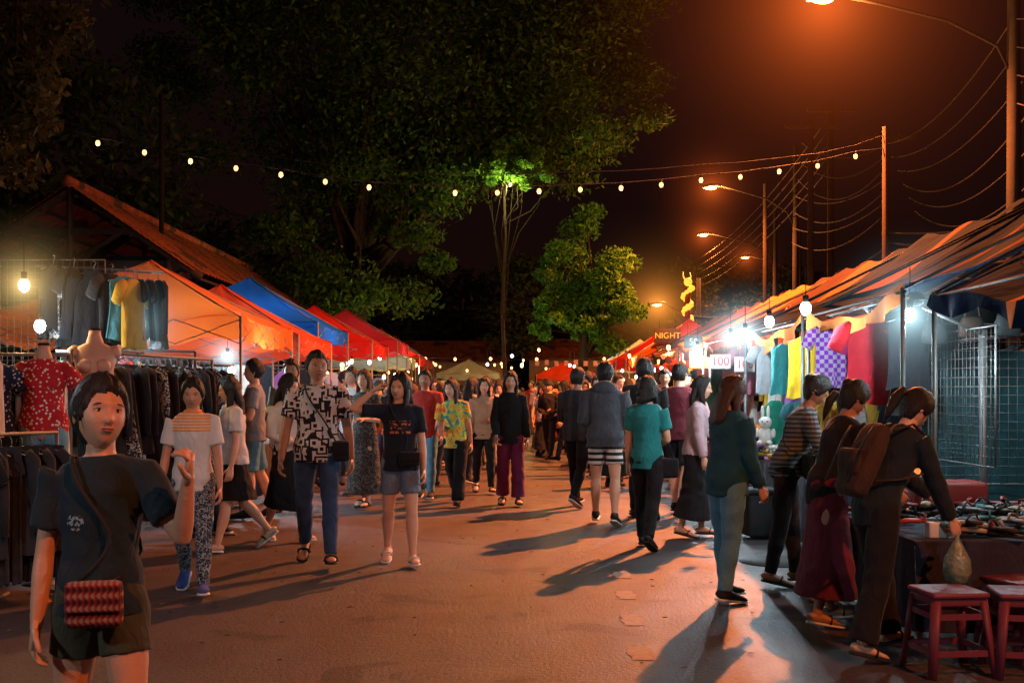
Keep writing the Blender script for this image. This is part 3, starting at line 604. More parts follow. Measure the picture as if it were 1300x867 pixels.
for i in range(1,N,2):
    t=i/N; p=X0*(1-t)+X1*t; l=pl('string_light_glow',(p[0],p[1],1.42+(500-zs[i])*p[1]/1444-.1),8,WRM,.04); l.parent=so
# ------------------------------------------------------------------ poles + cables
def pole(x,y,h,r=.13,arms=2):
    q=MB(); q.tube([(0,0,0),(0,0,h)],[r,r*.7],wood,10)
    for k in range(arms):
        z=h-.3-.7*k; q.box((0,-.14,z),(1.5,.08,.1),wood)
        for s in(-.65,-.3,.3,.65): q.tube([(s,-.14,z+.05),(s,-.14,z+.12),(s,-.14,z+.17)],[.025,.04,.02],wood,8)
    return q.obj('utility_pole',(x,y,0))
pole(9.7,29.5,8.3,.10,1); pole(6.8,20.8,6.3,.045,0); pole(8.4,32,9.2,.11,1); pole(9.8,35,10.4,.13,1); pole(8.9,40,8.8,.1,0); pole(-7.7,25,8,.07,0)
cblm=mat('cable_sheath',(.03,.025,.025),.8,vary=0,spec=.2)
def cable(a,b,sag,r=.010):
    q=MB(); a=np.array(a,float);b=np.array(b,float)
    q.tube([a*(1-t)+b*t-np.array((0,0,sag*4*t*(1-t))) for t in np.linspace(0,1,18)],r,cblm,5); q.obj('power_cable')
for k in range(6): cable((9.0+.1*k,20.3,8.2-.55*k),(9.7+.15*k,29.5,7.9-.35*k),.5+.25*R(),.014)
for k in range(7): cable((9.7,29.5,7.9-.3*k),(8.4+.2*k,33+k,8.7-.35*k),.4+.5*R(),.016)
for k in range(5): cable((12.5,14,9.5-.7*k),(9.0,20.3,8.6-.5*k),.7+.3*R(),.012)
for k in range(6): cable((13,14,6.5-.3*k),(9.7,29.5,5.6-.25*k),.9+.2*R(),.03)
for k in range(5): cable((9.8,35,10-.4*k),(8.4,60,8-.3*k),1.0,.018)
for k in range(3): cable((9.7,29.5,5.2-.3*k),(6,40,4.2),.7,.035)
# ------------------------------------------------------------------ tents
def canvas(name,c,tr=.45): return mat(name,c,.95,vary=.3,vs=1.5,bump=.5,bs=4,bd=.06,trans=tr,spec=.05)
fr=mat('tent_frame_paint',(.22,.22,.22),.55,.3)
def gazebo(x0,x1,y0,y1,ze,zp,cm,val=.26,name='market_tent'):
    q=MB(); cx,cy=(x0+x1)/2,(y0+y1)/2
    cor=[(x0,y0),(x1,y0),(x1,y1),(x0,y1)]
    for i in range(4):
        a,b=np.array(cor[i]),np.array(cor[(i+1)%4])
        def fn(u,v,a=a,b=b):
            e=a*(1-u)+b*u; p=e*(1-v)+np.array((cx,cy))*v
            z=ze+(zp-ze)*(v**1.18)-.07*math.sin(math.pi*u)*(1-v)*1.2+.018*math.sin(u*23+i)*(1-v)+.012*math.sin(u*9+v*14+x1)
            return (p[0],p[1],z)
        q.grid(fn,24,16,cm)
        def fv(u,v,a=a,b=b):
            e=a*(1-u)+b*u; n=np.array((b[1]-a[1],a[0]-b[0]));n=n/np.linalg.norm(n); e=e+n*(.016*math.sin(u*40+2*math.sin(u*9))*v+.004)
            return (e[0],e[1],ze-.07*1.2*math.sin(math.pi*u)-val*v+.018*math.sin(u*23+i)+.02*math.sin(u*31)*v)
        q.grid(fv,40,3,cm)
        q.tube([(a[0],a[1],0),(a[0],a[1],ze-.02)],.017,fr,8); q.box((a[0],a[1],.015),(.1,.1,.03),fr)
        for k in range(4):
            s0=a+(b-a)*k/4; s1=a+(b-a)*(k+1)/4
            q.tube([(s0[0],s0[1],ze-.06),(s1[0],s1[1],ze-.34)],.006,fr,6); q.tube([(s0[0],s0[1],ze-.34),(s1[0],s1[1],ze-.06)],.006,fr,6)
    q.tube([(cx,cy,ze-.3),(cx,cy,zp-.02)],.018,fr,8)
    for a in cor: q.tube([(a[0],a[1],ze-.05),(cx,cy,zp-.04)],.012,fr,6)
    q.obj(name)
OR=canvas('orange_canvas',(.75,.15,.025)); RD=canvas('red_canvas',(.50,.022,.022)); BL=canvas('blue_canvas',(.012,.13,.55),.35); RO=canvas('vermilion_canvas',(.6,.07,.025)); WT=canvas('pale_green_canvas',(.5,.65,.55))
gazebo(-6.1,-3.1,13,16,2.33,3.12,OR); gazebo(-6.1,-3.1,16.5,19.5,2.3,3.15,RO); gazebo(-6.9,-3.55,20.8,24.6,2.75,3.75,BL); gazebo(-6.2,-3.1,25.2,28.4,2.6,3.5,RD); gazebo(-6,-2.95,29.2,32.3,2.8,3.7,RD)
gazebo(-6,-3.1,33.5,36.5,2.5,3.5,WT); gazebo(-6,-3.1,38,41,2.7,3.7,RD); gazebo(-6,-3.2,43,46,2.7,3.7,RO); gazebo(-3.6,-.6,54,57,2.4,3.1,WT); gazebo(1.2,4.2,56,59,2.4,3.1,RO)
gazebo(3.4,6.4,30,33,2.5,3.5,OR); gazebo(3.2,6.2,35,38,2.5,3.4,RD); gazebo(3.4,6.4,42,45,2.6,3.5,WT)
stm=[canvas('orange_tarp',(.60,.17,.04),.15),canvas('dark_blue_tarp',(.006,.016,.045),.03),canvas('brown_tarp',(.10,.04,.025),.1)]
def awning(y0,y1,ze,zr,xe,xr,ms,seed):
    q=MB()
    tot=sum(w for _,w in ms); acc=0
    for m,wd in ms:
        a=y0+(y1-y0)*acc/tot; acc+=wd; b=y0+(y1-y0)*acc/tot
        def fn(u,v,a=a,b=b):
            x=xr+(xe-xr)*u; y=a+(b-a)*v; gv=(y-y0)/(y1-y0)
            z=zr+(ze-zr)*u-.14*math.sin(math.pi*u)-.16*math.sin(math.pi*gv)*(.3+.7*u)+.03*math.sin(9*u+5*y+seed)
            return(x,y,z)
        q.grid(fn,18,10,m)
        def fv(u,v,a=a,b=b):
            y=a+(b-a)*u; gv=(y-y0)/(y1-y0); return(xe-.01+.03*math.sin(y*14)*v,y,ze-.16*math.sin(math.pi*gv)+.03*math.sin(9+5*y+seed)-(.12+.05*math.sin(y*6+seed))*v)
        q.grid(fv,18,3,stm[0] if seed in(1,2,3) else m)
    for y in(y0+.05,y1-.05):
        q.tube([(xe,y,0),(xe,y,ze-.02)],.018,steel,8); q.tube([(xr,y,0),(xr,y,zr-.02)],.02,steel,8); q.tube([(xe,y,ze-.03),(xr,y,zr-.06)],.012,BLK,6)
    q.tube([(xe,y0,ze-.05),(xe,y1,ze-.05)],.010,BLK,6)
    q.obj('market_awning')
O_,D_,B_=stm
awning(5.0,8.0,2.15,3.45,2.95,5.3,[(D_,4),(O_,.35),(D_,3)],0); awning(8.1,10.8,2.2,3.35,2.8,5.1,[(D_,3),(O_,.4),(D_,2.),(O_,.4),(D_,1.5)],1); awning(10.9,13.7,2.2,3.32,2.8,5.0,[(D_,2),(O_,.7),(D_,1.2)],2); awning(13.8,17,2.2,3.3,2.85,5.0,[(D_,1),(O_,1.),(B_,1)],3)
awning(17.2,20.5,2.3,3.3,3.0,5.0,[(B_,1),(O_,1)],4); awning(20.7,25,2.3,3.3,3.1,5.0,[(O_,1),(B_,1)],5); awning(25.2,28.5,2.3,3.3,3.2,5,[(B_,1)],6)
# ------------------------------------------------------------------ garments
wire=mat('wire_hanger',(.2,.2,.2),.5,.6)
def garment(kind,m):
    q=MB(); sh=U(-1,1)
    L={'tee':.66,'dress':.95,'longtop':.75,'pants':.95,'tank':.6}[kind]
    def body(wf,z0,z1,xo=0,th=.035):
        n=28;rows=18;V=[];F=[]
        for j in range(rows+1):
            t=j/rows; w=wf(t)
            for i in range(n):
                a=2*math.pi*i/n; u=math.cos(a); x=xo+u*w
                y=math.sin(a)*th*(.5+.6*t)+.016*math.sin(u*10+sh*3+t*3)*(t+.15)+.008*math.sin(u*23+sh*9)*t
                V.append((x,y,z0+(z1-z0)*t+.012*math.sin(u*7+sh*5)*t))
        for j in range(rows):
            for i in range(n): F.append((j*n+i,(j+1)*n+i,(j+1)*n+(i+1)%n,j*n+(i+1)%n))
        q.add(V,F,m)
    if kind=='pants':
        body(lambda t:.17+.02*t,0,-.2); 
        for s in(-1,1): body(lambda t:.085-.02*t,-.18,-L,s*.09,.03)
    else:
        fl={'tee':.0,'dress':.16,'longtop':.04,'tank':.02}[kind]
        body(lambda t:(.07+.12*min(1,t*9)) if t<.12 else .195-.02*math.sin(t*3.1)+fl*t,.0,-L)
        if kind=='tee':
            for s in(-1,1): q.tube([(s*.14,0,-.05),(s*.21,0,-.10),(s*.28,0,-.24)],[(.05,.03),(.068,.03),(.066,.03)],m,12,ref=(1,0,.5))
        if kind=='longtop':
            for s in(-1,1): q.tube([(s*.14,0,-.05),(s*.20,0,-.10),(s*.235,.01,-.32),(s*.245,.015,-.60)],[(.05,.03),(.058,.03),(.048,.028),(.036,.024)],m,12,ref=(1,0,.2))
    q.tube([(0,0,.0),(-.2,0,-.055)],.005,wire,5); q.tube([(0,0,0),(.2,0,-.055)],.005,wire,5)
    q.tube([(0,0,-.01),(0,0,.05),(.02,0,.075),(.0,0,.095),(-.015,0,.085)],.0035,wire,5)
    return q.mesh('garment_'+kind)
GC=[(.015,.015,.02),(.02,.03,.06),(.4,.06,.05),(.55,.52,.48),(.5,.3,.04),(.06,.2,.25),(.25,.1,.3),(.02,.02,.02),(.3,.3,.32),(.45,.15,.22),(.04,.12,.07),(.03,.03,.035),(.015,.015,.02)]
GM=[cloth('garment_fabric_%d'%i,c,*( [('floral',(.4,.4,.36),30.)] if i in(1,) else [()])[0]) for i,c in enumerate(GC)]
GS={}
def hang(kind,ci,x,y,z,rz,sc=1.):
    if isinstance(ci,int):
        if (kind,ci) not in GS: GS[(kind,ci)]=garment(kind,GM[ci])
        me=GS[(kind,ci)]
    else: me=garment(kind,ci)
    nm={'tee':'hanging_t_shirt','dress':'hanging_dress','longtop':'hanging_long_sleeve_shirt','tank':'hanging_tank_top','pants':'hanging_trousers'}[kind]
    place(me,nm,(x,y,z),rz,sc=sc)
def rack(x0,y0,x1,y1,z,n,cols,legs=True,sc=.9,kk=('tee','longtop','dress','tank'),face=0):
    q=MB(); q.tube([(x0,y0,z),(x1,y1,z)],.014,steel,8)
    d=np.array((x1-x0,y1-y0)); a=math.atan2(d[1],d[0])
    if legs:
        for p in((x0,y0),(x1,y1)):
            q.tube([(p[0],p[1],.03),(p[0],p[1],z)],.014,steel,8); nx,ny=-math.sin(a)*.25,math.cos(a)*.25
            q.tube([(p[0]-nx,p[1]-ny,.03),(p[0]+nx,p[1]+ny,.03)],.014,steel,8)
    q.obj('clothes_rack')
    for i in range(n):
        t=(i+.5)/n; hang(random.choice(kk),random.choice(cols),x0+d[0]*t,y0+d[1]*t,z-.09*sc,a+(0 if face else math.pi/2)+U(-.25,.25),sc)
dark=[0,1,7,11,12,0,8]
mixc=list(range(len(GM)))
def wiregrid(x0,y0,x1,y1,z0,z1,st=.06,name='wire_mesh_panel'):
    q=MB(); n=int(math.hypot(x1-x0,y1-y0)/st); 
    for i in range(n+1):
        t=i/n; q.tube([(x0+(x1-x0)*t,y0+(y1-y0)*t,z0),(x0+(x1-x0)*t,y0+(y1-y0)*t,z1)],.0022 if 0<i<n else .007,wire,4)
    k=int((z1-z0)/st)
    for j in range(k+1):
        z=z0+(z1-z0)*j/k; q.tube([(x0,y0,z),(x1,y1,z)],.0022 if 0<j<k else .007,wire,4)
    q.obj(name)
wiregrid(-4.9,10.2,-3.65,10.2,1.0,2.62); wiregrid(-4.6,7.4,-4.6,10.2,.9,2.3)
for i,(x,k,c) in enumerate([(-3.98,'tank',0),(-3.82,'tee',0),(-3.66,'longtop',0),(-3.52,'tee',11),(-3.42,'tank',5),(-3.36,'tee',4)]):
    hang(k,c,x-.05,10.0+.05*i,2.55-.02*i,U(.8,1.4),.95)
rack(-4.2,10.05,-3.25,10.6,2.55,12,[0,0,1,5,11,7,4],False,.85)
rack(-3.45,8.9,-2.98,11.3,1.76,22,dark,True,1.0,('longtop','dress','tee'))
rack(-4.3,8.6,-3.4,8.75,1.72,12,[3,8,1,4,6,2,0],True,.9)
rack(-3.85,9.6,-3.2,9.9,1.78,9,[3,9,4,10,2,7],False,.9)
rack(-3.9,6.7,-3.2,8.0,1.15,18,[0,1,7,11],True,.95,('longtop','pants','tee'))
rack(-4.7,7.6,-3.5,7.7,1.75,14,[0,1,5,6,7,3,2],True,.9)
rack(-4.4,11.2,-3.2,11.5,1.85,12,mixc,True,.9)
wiregrid(-4.9,8.2,-3.7,8.2,1.2,2.3)
skm=mat('mannequin_plastic',(.46,.27,.20),.5,vary=.05)
def mannequin(x,y,z,cm,bm_,rz=0):
    q=MB(); rows=[(.0,.10,.08),(.06,.165,.105),(.14,.17,.11),(.28,.125,.085),(.36,.135,.095),(.42,.15,.115),(.50,.165,.09),(.56,.15,.07),(.60,.07,.05),(.66,.048,.048),(.70,.045,.045)]
    q.tube([(0,0,r[0]) for r in rows],[(r[1],r[2]) for r in rows],skm,22)
    for s in(-1,1): q.ell((s*.065,-.085,.42),(.06,.045,.055),cm or skm,12,8); q.ell((s*.15,0,.53),(.05,.05,.055),cm or skm,12,8)
    if cm: 
        rr=rows[1:9]; q.tube([(0,0,r[0]) for r in rr],[(r[1]+.012,r[2]+.014) for r in rr],cm,28,cap=False,ridge=.012)
        for s in(-1,1): q.tube([(s*.14,0,.54),(s*.2,0,.47),(s*.24,0,.40)],[.055,.062,.075],cm,14,ridge=.02)
    if bm_:
        for s in(-1,1): q.tube([(s*.07,0,.12),(s*.085,0,0),(s*.09,0,-.25),(s*.085,0,-.55)],[(.10,.105),(.095,.10),(.075,.08),(.065,.065)],bm_,14)
    q.tube([(0,0,.0),(0,0,-z+.03)],.015,steel,8); q.tube([(0,0,-z+.03),(0,0,-z)],[.05,.17],steel,20)
    q.ell((0,0,.71),(.045,.045,.015),wood,12,6)
    q.obj('mannequin',(x,y,z),rz)
mannequin(-3.50,8.5,1.08,cloth('red_dotted',(.42,.02,.03),'dots',(.7,.65,.6),34.),ltjeans,.2); mannequin(-3.3,9.0,1.22,None,None,.3); mannequin(-3.85,8.4,1.05,cloth('navy_dots',(.02,.03,.08),'dots',(.6,.6,.6),36.),blk,.1)
def table(x0,x1,y0,y1,z,m,name='market_table'):
    q=MB(); q.rbox(((x0+x1)/2,(y0+y1)/2,z-.015),(x1-x0,y1-y0,.03),m,0,.008)
    for x in(x0+.04,x1-.04):
        for y in(y0+.04,y1-.04): q.tube([(x,y,0),(x,y,z-.03)],.015,steel,8)
    w=lambda s:.018*math.sin(s*17)+.01*math.sin(s*41)
    q.grid(lambda u,v:(x0-.006+w(y0+(y1-y0)*u)*v,y0+(y1-y0)*u,z-.01-(z-.1)*v),40,5,m)
    q.grid(lambda u,v:(x1+.006+w(y0+(y1-y0)*u)*v,y0+(y1-y0)*u,z-.01-(z-.1)*v),40,5,m)
    q.grid(lambda u,v:(x0+(x1-x0)*u,y0-.006+w(x0+(x1-x0)*u)*v,z-.01-(z-.1)*v),40,5,m)
    q.obj(name)
def goods(x0,x1,y0,y1,z,n,kind='folded',cols=None):
    q=MB()
    for i in range(n):
        x,y=U(x0,x1),U(y0,y1); m=random.choice(cols or GM)
        for k in range(random.randint(1,4) if kind=='folded' else 1):
            if kind=='folded': q.rbox((x+U(-.01,.01),y,z+.025+.04*k),(U(.18,.26),U(.2,.28),.045),random.choice(cols or GM),U(-.3,.3),.02)
            else: q.ell((x,y,z+.06),(U(.05,.1),U(.05,.1),U(.05,.09)),m,8,6)
    q.obj('folded_clothes_pile' if kind=='folded' else 'food_display')
tc1=cloth('dark_table_cloth',(.03,.03,.05)); tc2=cloth('red_table_cloth',(.3,.03,.03)); tc3=cloth('white_table_cloth',(.5,.5,.48))
table(-4.4,-3.3,13.2,15.6,.75,tc1); goods(-4.3,-3.4,13.3,15.5,.75,16); rack(-5.2,13.3,-4.6,15.8,1.8,16,mixc); rack(-3.25,13.3,-3.6,13.1,1.75,4,mixc,False)
rack(-5.8,15.6,-3.3,15.7,1.9,8,mixc,True,.9,('tee','dress','tank'),1)
table(-4.3,-3.2,16.8,19.2,.75,tc3); goods(-4.2,-3.3,16.9,19,.75,14,'food'); rack(-5.8,19.2,-3.4,19.3,1.9,8,mixc,True,.9,('tee','dress','tank'),1)
for y,t in((21,tc2),(25.4,tc3),(29.6,tc1),(33.8,tc2),(38.2,tc3)): table(-4.6,-3.5,y,y+2.6,.75,t); goods(-4.5,-3.6,y+.1,y+2.5,.75,14,'food')
for y in(24.4,28.2,32.2): rack(-6,y,-3.7,y,1.95,8,mixc,True,.9,('tee','dress'),1)
# right stalls
q=MB(); q.tube([(2.9,8.3,2.13),(2.86,13.6,2.13)],.012,steel,8); q.obj('hanging_rail')
F=[('tee',cloth('red_polo',(.70,.03,.05)),2.93,9.35,2.03,.12,1.05),('tee',cloth('purple_check',(.24,.05,.50),'check',(.5,.4,.6),22.),2.88,10.25,2.04,.1,.85),('tank',cloth('yellow_dress',(.80,.50,.03)),2.88,11.1,1.98,.1,1.0),
 ('tank',0,3.10,8.9,2.03,.25,.95),('dress',7,3.22,9.1,2.0,.3,.8),('tank',cloth('teal_dress',(.05,.30,.32)),2.90,12.0,1.95,.1,.9),('tee',8,2.88,12.7,1.98,.1,.85),('dress',cloth('green_dress',(.02,.22,.15)),2.80,12.1,1.35,.2,.7),
 ('tee',9,2.95,14.3,2.0,.2,.9),('tank',2,2.95,15,2.0,.2,1),('dress',10,3,16,2.0,.3,.9),('tee',cloth('magenta_tee',(.55,.04,.22)),3.22,10.3,1.98,.2,.85),('tee',0,3.18,11.3,1.95,.2,.85),('tee',cloth('orange_tee',(.65,.22,.03)),3.18,12.2,1.95,.2,.85),('tank',cloth('pink_tank',(.65,.25,.32)),3.34,9.6,1.95,.2,.9),
 ('dress',cloth('white_dress',(.5,.48,.46)),3.0,10.0,1.35,.2,.6),('tee',4,2.98,10.9,1.35,.2,.75),('tee',5,2.95,11.6,1.35,.2,.75)]
for a in F: hang(*a)
rack(3.75,9.6,3.75,13.4,1.95,22,mixc,True,1.0); rack(4.6,7.0,4.6,13.4,1.95,30,mixc,True,1.0); rack(3.3,13.9,3.5,16.8,1.95,16,mixc)
rack(3.3,13.5,4.9,13.5,2.0,6,[2,3,4,5,6,9],True,1.,('tee','dress','tank'),1)
for i in range(11):
    y=8.4+i*.48; q=MB(); m=GM[[0,7,1,8,11,10,0,5,12,7,0][i]]; q.tube([(0,0,0),(0,0,-.05)],.003,BLK,4); q.ell((0,0,-.10),(.075,.07,.055),m,12,8); q.ell((-.03,-.08,-.11),(.055,.055,.007),m,12,6); q.obj('hanging_cap',(2.98,y,2.22),U(-.5,.5))
table(2.62,3.25,9.6,12.6,.72,tc1); goods(2.68,3.15,9.7,12.5,.72,38,cols=[GM[2],GM[9],GM[6],GM[5],GM[3],GM[0],GM[4],GM[1]]); table(2.75,3.5,13.9,16.8,.75,tc2); goods(2.8,3.4,14,16.7,.75,26)
for y,t in((17.5,tc3),(21,tc1),(25.4,tc2),(30.4,tc3),(35.2,tc1)): table(3.3,4.2,y,y+2.6,.75,t); goods(3.4,4.1,y+.1,y+2.5,.75,14,'food')
rack(4.8,17.5,4.8,24,1.95,24,mixc); rack(3.4,20.4,4.8,20.4,2.0,6,mixc,True,1.,('tee','dress','tank'),1)
q=MB(); q.rbox((2.45,11.2,.24),(.34,.34,.42),BLK,.1,.03); q.rbox((2.45,11.2,.47),(.37,.37,.05),BLK,.1,.02); q.obj('black_storage_box')
q=MB(); fur=mat('white_plush',(.65,.6,.55),.95,vary=.15,bump=.6,bs=80)
q.ell((0,0,.10),(.075,.06,.10),fur); q.ell((0,-.01,.24),(.07,.06,.065),fur)
for s in(-1,1): q.ell((s*.03,.01,.35),(.018,.012,.07),fur); q.ell((s*.085,-.02,.13),(.025,.025,.05),fur); q.ell((s*.05,-.07,.03),(.03,.05,.028),fur); q.ell((s*.025,-.066,.25),(.008,.006,.008),BLK)
q.ell((0,-.07,.23),(.009,.006,.007),LIP); q.obj('plush_rabbit',(2.66,11.95,.88),-.3)
tarp=mat('dark_teal_tarp',(.02,.075,.09),.6,vary=.4,vs=2,bump=.6,bs=4,bd=.06,spec=.2)
q=MB(); q.grid(lambda u,v:(3.36+2.5*u,9.3+.05*math.sin(u*17+3*v)+.03*math.sin(v*9+u*5),.02+1.75*v),40,16,tarp); q.obj('tarpaulin_screen')
wiregrid(3.34,9.12,5.4,9.12,.7,1.98,.07); wiregrid(3.4,8.0,3.4,9.1,.9,1.9,.07)
q=MB(); q.tube([(3.52,8.5,0),(3.52,8.5,1.9)],.03,steel,12); q.tube([(3.52,8.5,1.86),(3.0,8.3,2.05)],.012,steel,6); q.obj('metal_post')
lb=[mat('leather_%d'%i,c,.7,vary=.3,bump=.3,spec=.15) for i,c in enumerate([(.012,.012,.014),(.035,.02,.014),(.018,.024,.026),(.15,.025,.025)])]
for i in range(8):
    q=MB(); m=lb[i%3]; s=U(.65,.85); P=[(0,0,-.42*s),(0,0,-.40*s),(0,0,-.3*s),(0,0,-.22*s),(0,0,-.2*s)]; q.tube(P,[(.08*s,.03),(.13*s,.05),(.13*s,.045),(.10*s,.03),(.07*s,.01)],m,18,power=.7,ridge=.03); q.tube([(-.08*s,0,-.23*s),(-.05*s,0,-.05),(0,0,0),(.05*s,0,-.05),(.08*s,0,-.23*s)],.005,m,6); q.obj('hanging_handbag',(3.25+.19*i+U(-.03,.03),8.4+U(-.2,.3),2.12+.03*i),U(-.5,.5))
table(2.25,4.4,6.35,8.1,.60,tc1)
q=MB()
lb2=lb+[BLK,mat('beige_sandal',(.28,.2,.13),.6),mat('red_sandal',(.3,.04,.03),.6),mat('grey_sandal',(.16,.16,.16),.6),mat('teal_sandal',(.04,.16,.17),.6)]
for i in range(130):
    x,y=U(2.3,4.3),U(6.4,8.0); a=U(0,6.28); m=random.choice(lb2); ca,sa=math.cos(a),math.sin(a)
    L=lambda f,s,z:(x+f*ca-s*sa,y+f*sa+s*ca,.605+z); zz=U(0,.08)
    q.tube([L(-.12,0,.015+zz),L(-.06,0,.02+zz),L(.02,0,.018+zz),L(.09,0,.015+zz),L(.13,0,.014+zz)],[(.025,.012),(.033,.016),(.036,.014),(.04,.012),(.02,.01)],m,8,ref=(-sa,ca,0))
    q.tube([L(.03,-.036,.02+zz),L(.05,-.02,.055+zz),L(.055,.01,.06+zz),L(.03,.038,.02+zz)],[(.012,.004)]*4,m,6,ref=(ca,sa,0))
q.obj('sandals_display')
rtub=mat('red_plastic_tub',(.22,.02,.02),.5); q=MB(); q.rbox((3.0,7.9,.72),(.5,.3,.2),rtub,0,.03); q.rbox((3.9,7.8,.70),(.45,.3,.18),rtub,.2,.03); q.obj('storage_crate')
q=MB(); q.rbox((2.42,6.5,.52),(.10,.08,.09),SOLE,0,.01); q.obj('paper_cup_box',(0,0,.125))
stm2=mat('dark_red_plastic',(.14,.028,.045),.5,vary=.15,spec=.3)
def stool(x,y,rz=0):
    q=MB(); q.rbox((0,0,.405),(.30,.30,.03),stm2,0,.014); q.rbox((0,0,.375),(.27,.27,.05),stm2,0,.01)
    for a in(-1,1):
        for b in(-1,1):
            q.tube([(a*.125,b*.125,.38),(a*.165,b*.165,.0)],[(.028,.016),(.024,.014)],stm2,8,ref=(1,-a*b,0),power=.6)
    for z,w in((.30,.135),(.12,.152)):
        for a in(-1,1): q.box((0,a*w,z),(w*2,.012,.03),stm2); q.box((a*w,0,z),(.012,w*2,.03),stm2)
    q.tube([(0,0,.415),(0,0,.422)],[.09,.08],stm2,20)
    q.obj('plastic_stool',(x,y,.006),rz)
stool(2.23,5.82,.1); stool(2.60,5.78,-.15); stool(2.75,6.15,.3)
signw=mat('sign_white',(.55,.5,.5),.6,vary=.08); txr=mat('sign_red_letters',(.6,.02,.03),.5,vary=0); signy=mat('sign_yellow_lit',(.8,.5,.05),.5,vary=.1,emit=(1,.5,.05),es=.6); signr=mat('sign_dark',(.05,.03,.02),.5,vary=.1)
def sign(x,y,z,w,h,txt,bm_,tm_,size,name='price_sign',rz=0):
    q=MB(); q.rbox((0,0,0),(w,.02,h),bm_,0,.005); q.tube([(-w*.3,0,h/2),(-w*.3,0,h/2+.25)],.003,BLK,4); q.tube([(w*.3,0,h/2),(w*.3,0,h/2+.25)],.003,BLK,4)
    o=q.obj(name,(x,y,z),rz)
    c=bpy.data.curves.new('lettering','FONT'); c.body=txt; c.size=size; c.align_x='CENTER'; c.align_y='CENTER'; c.extrude=.003; c.materials.append(tm_)
    t=bpy.data.objects.new('lettering',c); COL.objects.link(t); t.parent=o; t.location=(0,-.017,0); t.rotation_euler=(math.pi/2,0,0)
sign(2.58,14.1,1.82,.26,.18,'100',signw,txr,.15); sign(2.84,13.9,1.78,.26,.18,'100',signw,txr,.15,rz=.2); sign(2.9,17.5,1.95,.34,.26,'SALE',signy,txr,.14); sign(2.9,18.2,2.25,.3,.2,'50',signr,signw,.15)
sign(4.1,30,2.95,.7,.38,'NIGHT',signr,signy,.22,'hanging_signboard'); sign(4.1,29.9,2.55,.6,.25,'MARKET',signr,signy,.14,'hanging_signboard')
q=MB(); gold=mat('gold_lit',(.8,.5,.08),.4,vary=.2,emit=(1,.42,.04),es=1.6); red=mat('red_lacquer',(.25,.03,.02),.5)  # gold emission stands in for the yellow light on the pillar
q.tube([(0,0,0),(0,0,4.7)],.09,red,14); n=120
P=[(.13*math.cos(i*.42),.13*math.sin(i*.42),.8+i*3.9/n) for i in range(n+1)]
q.tube(P,[.06+.025*(i%2)+.02*math.sin(i*.7) for i in range(n+1)],gold,8); q.ell((0,-.1,4.85),(.13,.2,.13),gold)
for s in(-1,1): q.tube([(s*.06,0,4.9),(s*.12,.1,5.05),(s*.1,.2,5.18)],[.03,.02,.005],gold,6)
q.obj('dragon_pillar',(5.4,35,0))
q=MB(); pk=mat('pink_paper',(.40,.2,.18),.8,vary=.4,vs=3)
for i in range(8): x=.75+.29*i; q.box((x,34,2.34+.02*math.sin(i*2)),(.12,.008,.15),pk)
q.tube([(-3,34,2.5),(.5,34,2.43),(3.4,34,2.5)],.005,BLK,4); q.tube([(-3,34,0),(-3,34,2.5)],.02,steel,8); q.tube([(3.4,34,0),(3.4,34,2.5)],.02,steel,8); q.obj('paper_banner_string')
q=MB()
wb=mat('stall_bulb_warm',(1,.7,.4),.3,vary=0,emit=(1,.48,.15),es=5); cb=mat('stall_bulb_cool',(.9,1,1),.3,vary=0,emit=(.8,.97,1),es=7)
for i in range(30):
    y=U(44,62); x=U(-4,5); z=U(2.5,2.95); q.ell((x,y,z),(.06,.06,.07),wb if R()<.75 else cb,8,6); q.tube([(x,y,z+.05),(x,y,3.2)],.006,BLK,4)
for i in range(46):
    y=U(13.5,42); s=-1 if R()<.5 else 1; x=s*(3.3+U(0,.9)); z=U(1.85,2.2); q.ell((x,y,z),(.045,.045,.055),wb if R()<.4 else cb,8,6); q.tube([(x,y,z+.04),(x,y,z+.35)],.004,BLK,4)
q.obj('distant_stall_bulbs')
# ------------------------------------------------------------------ pavilion with tiled roof
def tiles():
    t=NT('terracotta_tiles'); o,x,y,z=t.xyz()
    c=t.ramp(t.noise(6,5,o),[(.3,(.16,.04,.018)),(.7,(.36,.10,.045))]); c=t.mix(t.math('GREATER_THAN',t.noise(1.1,5,o),.58),c,(.07,.04,.028)); t.l(c,t.b.inputs['Base Color']); t.b.inputs['Roughness'].default_value=.9; t.b.inputs['Specular IOR Level'].default_value=.15
    return t.m
tm_=tiles(); q=MB(); rx,rz_=-8.4,5.40
for s in(1,-1):
    ex,ez=rx+s*2.4,3.75
    def fn(u,v,s=s,ex=ex,ez=ez):
        k=v*22; x=rx+(ex-rx)*v; z=rz_+(ez-rz_)*v+.035*abs(math.sin(u*math.pi*60)); z-=.03*(k-int(k+1e-6)); return(x,21.5+15*u,z)
    q.grid(fn,360,44,tm_)
q.tube([(rx,21.45,rz_+.04),(rx,36.5,rz_+.04)],.11,tm_,8)
dw=mat('dark_timber',(.04,.025,.02),.9,bump=.5,spec=.15)
for y in(21.6,26,31,36):
    for s in(1,-1):
        q.tube([(rx,y,rz_-.12),(rx+s*2.5,y,3.62)],[(.05,.1)]*2,dw,4,ref=(0,1,0)); q.tube([(rx+s*1.9,y,.1),(rx+s*1.9,y,3.9)],.1,dw,8); q.tube([(rx,y,3.9),(rx+s*1.1,y,4.55)],.05,dw,4)
    q.box((rx,y,3.85),(4.2,.1,.18),dw); q.tube([(rx,y,3.9),(rx,y,rz_-.1)],.06,dw,6); q.box((rx,y,4.5),(2.4,.08,.12),dw)
for k in range(7): 
    for s in(1,-1): q.box((rx+s*(.35*k+.15),29,rz_-.2-.245*k-.05),(.06,15,.05),dw)
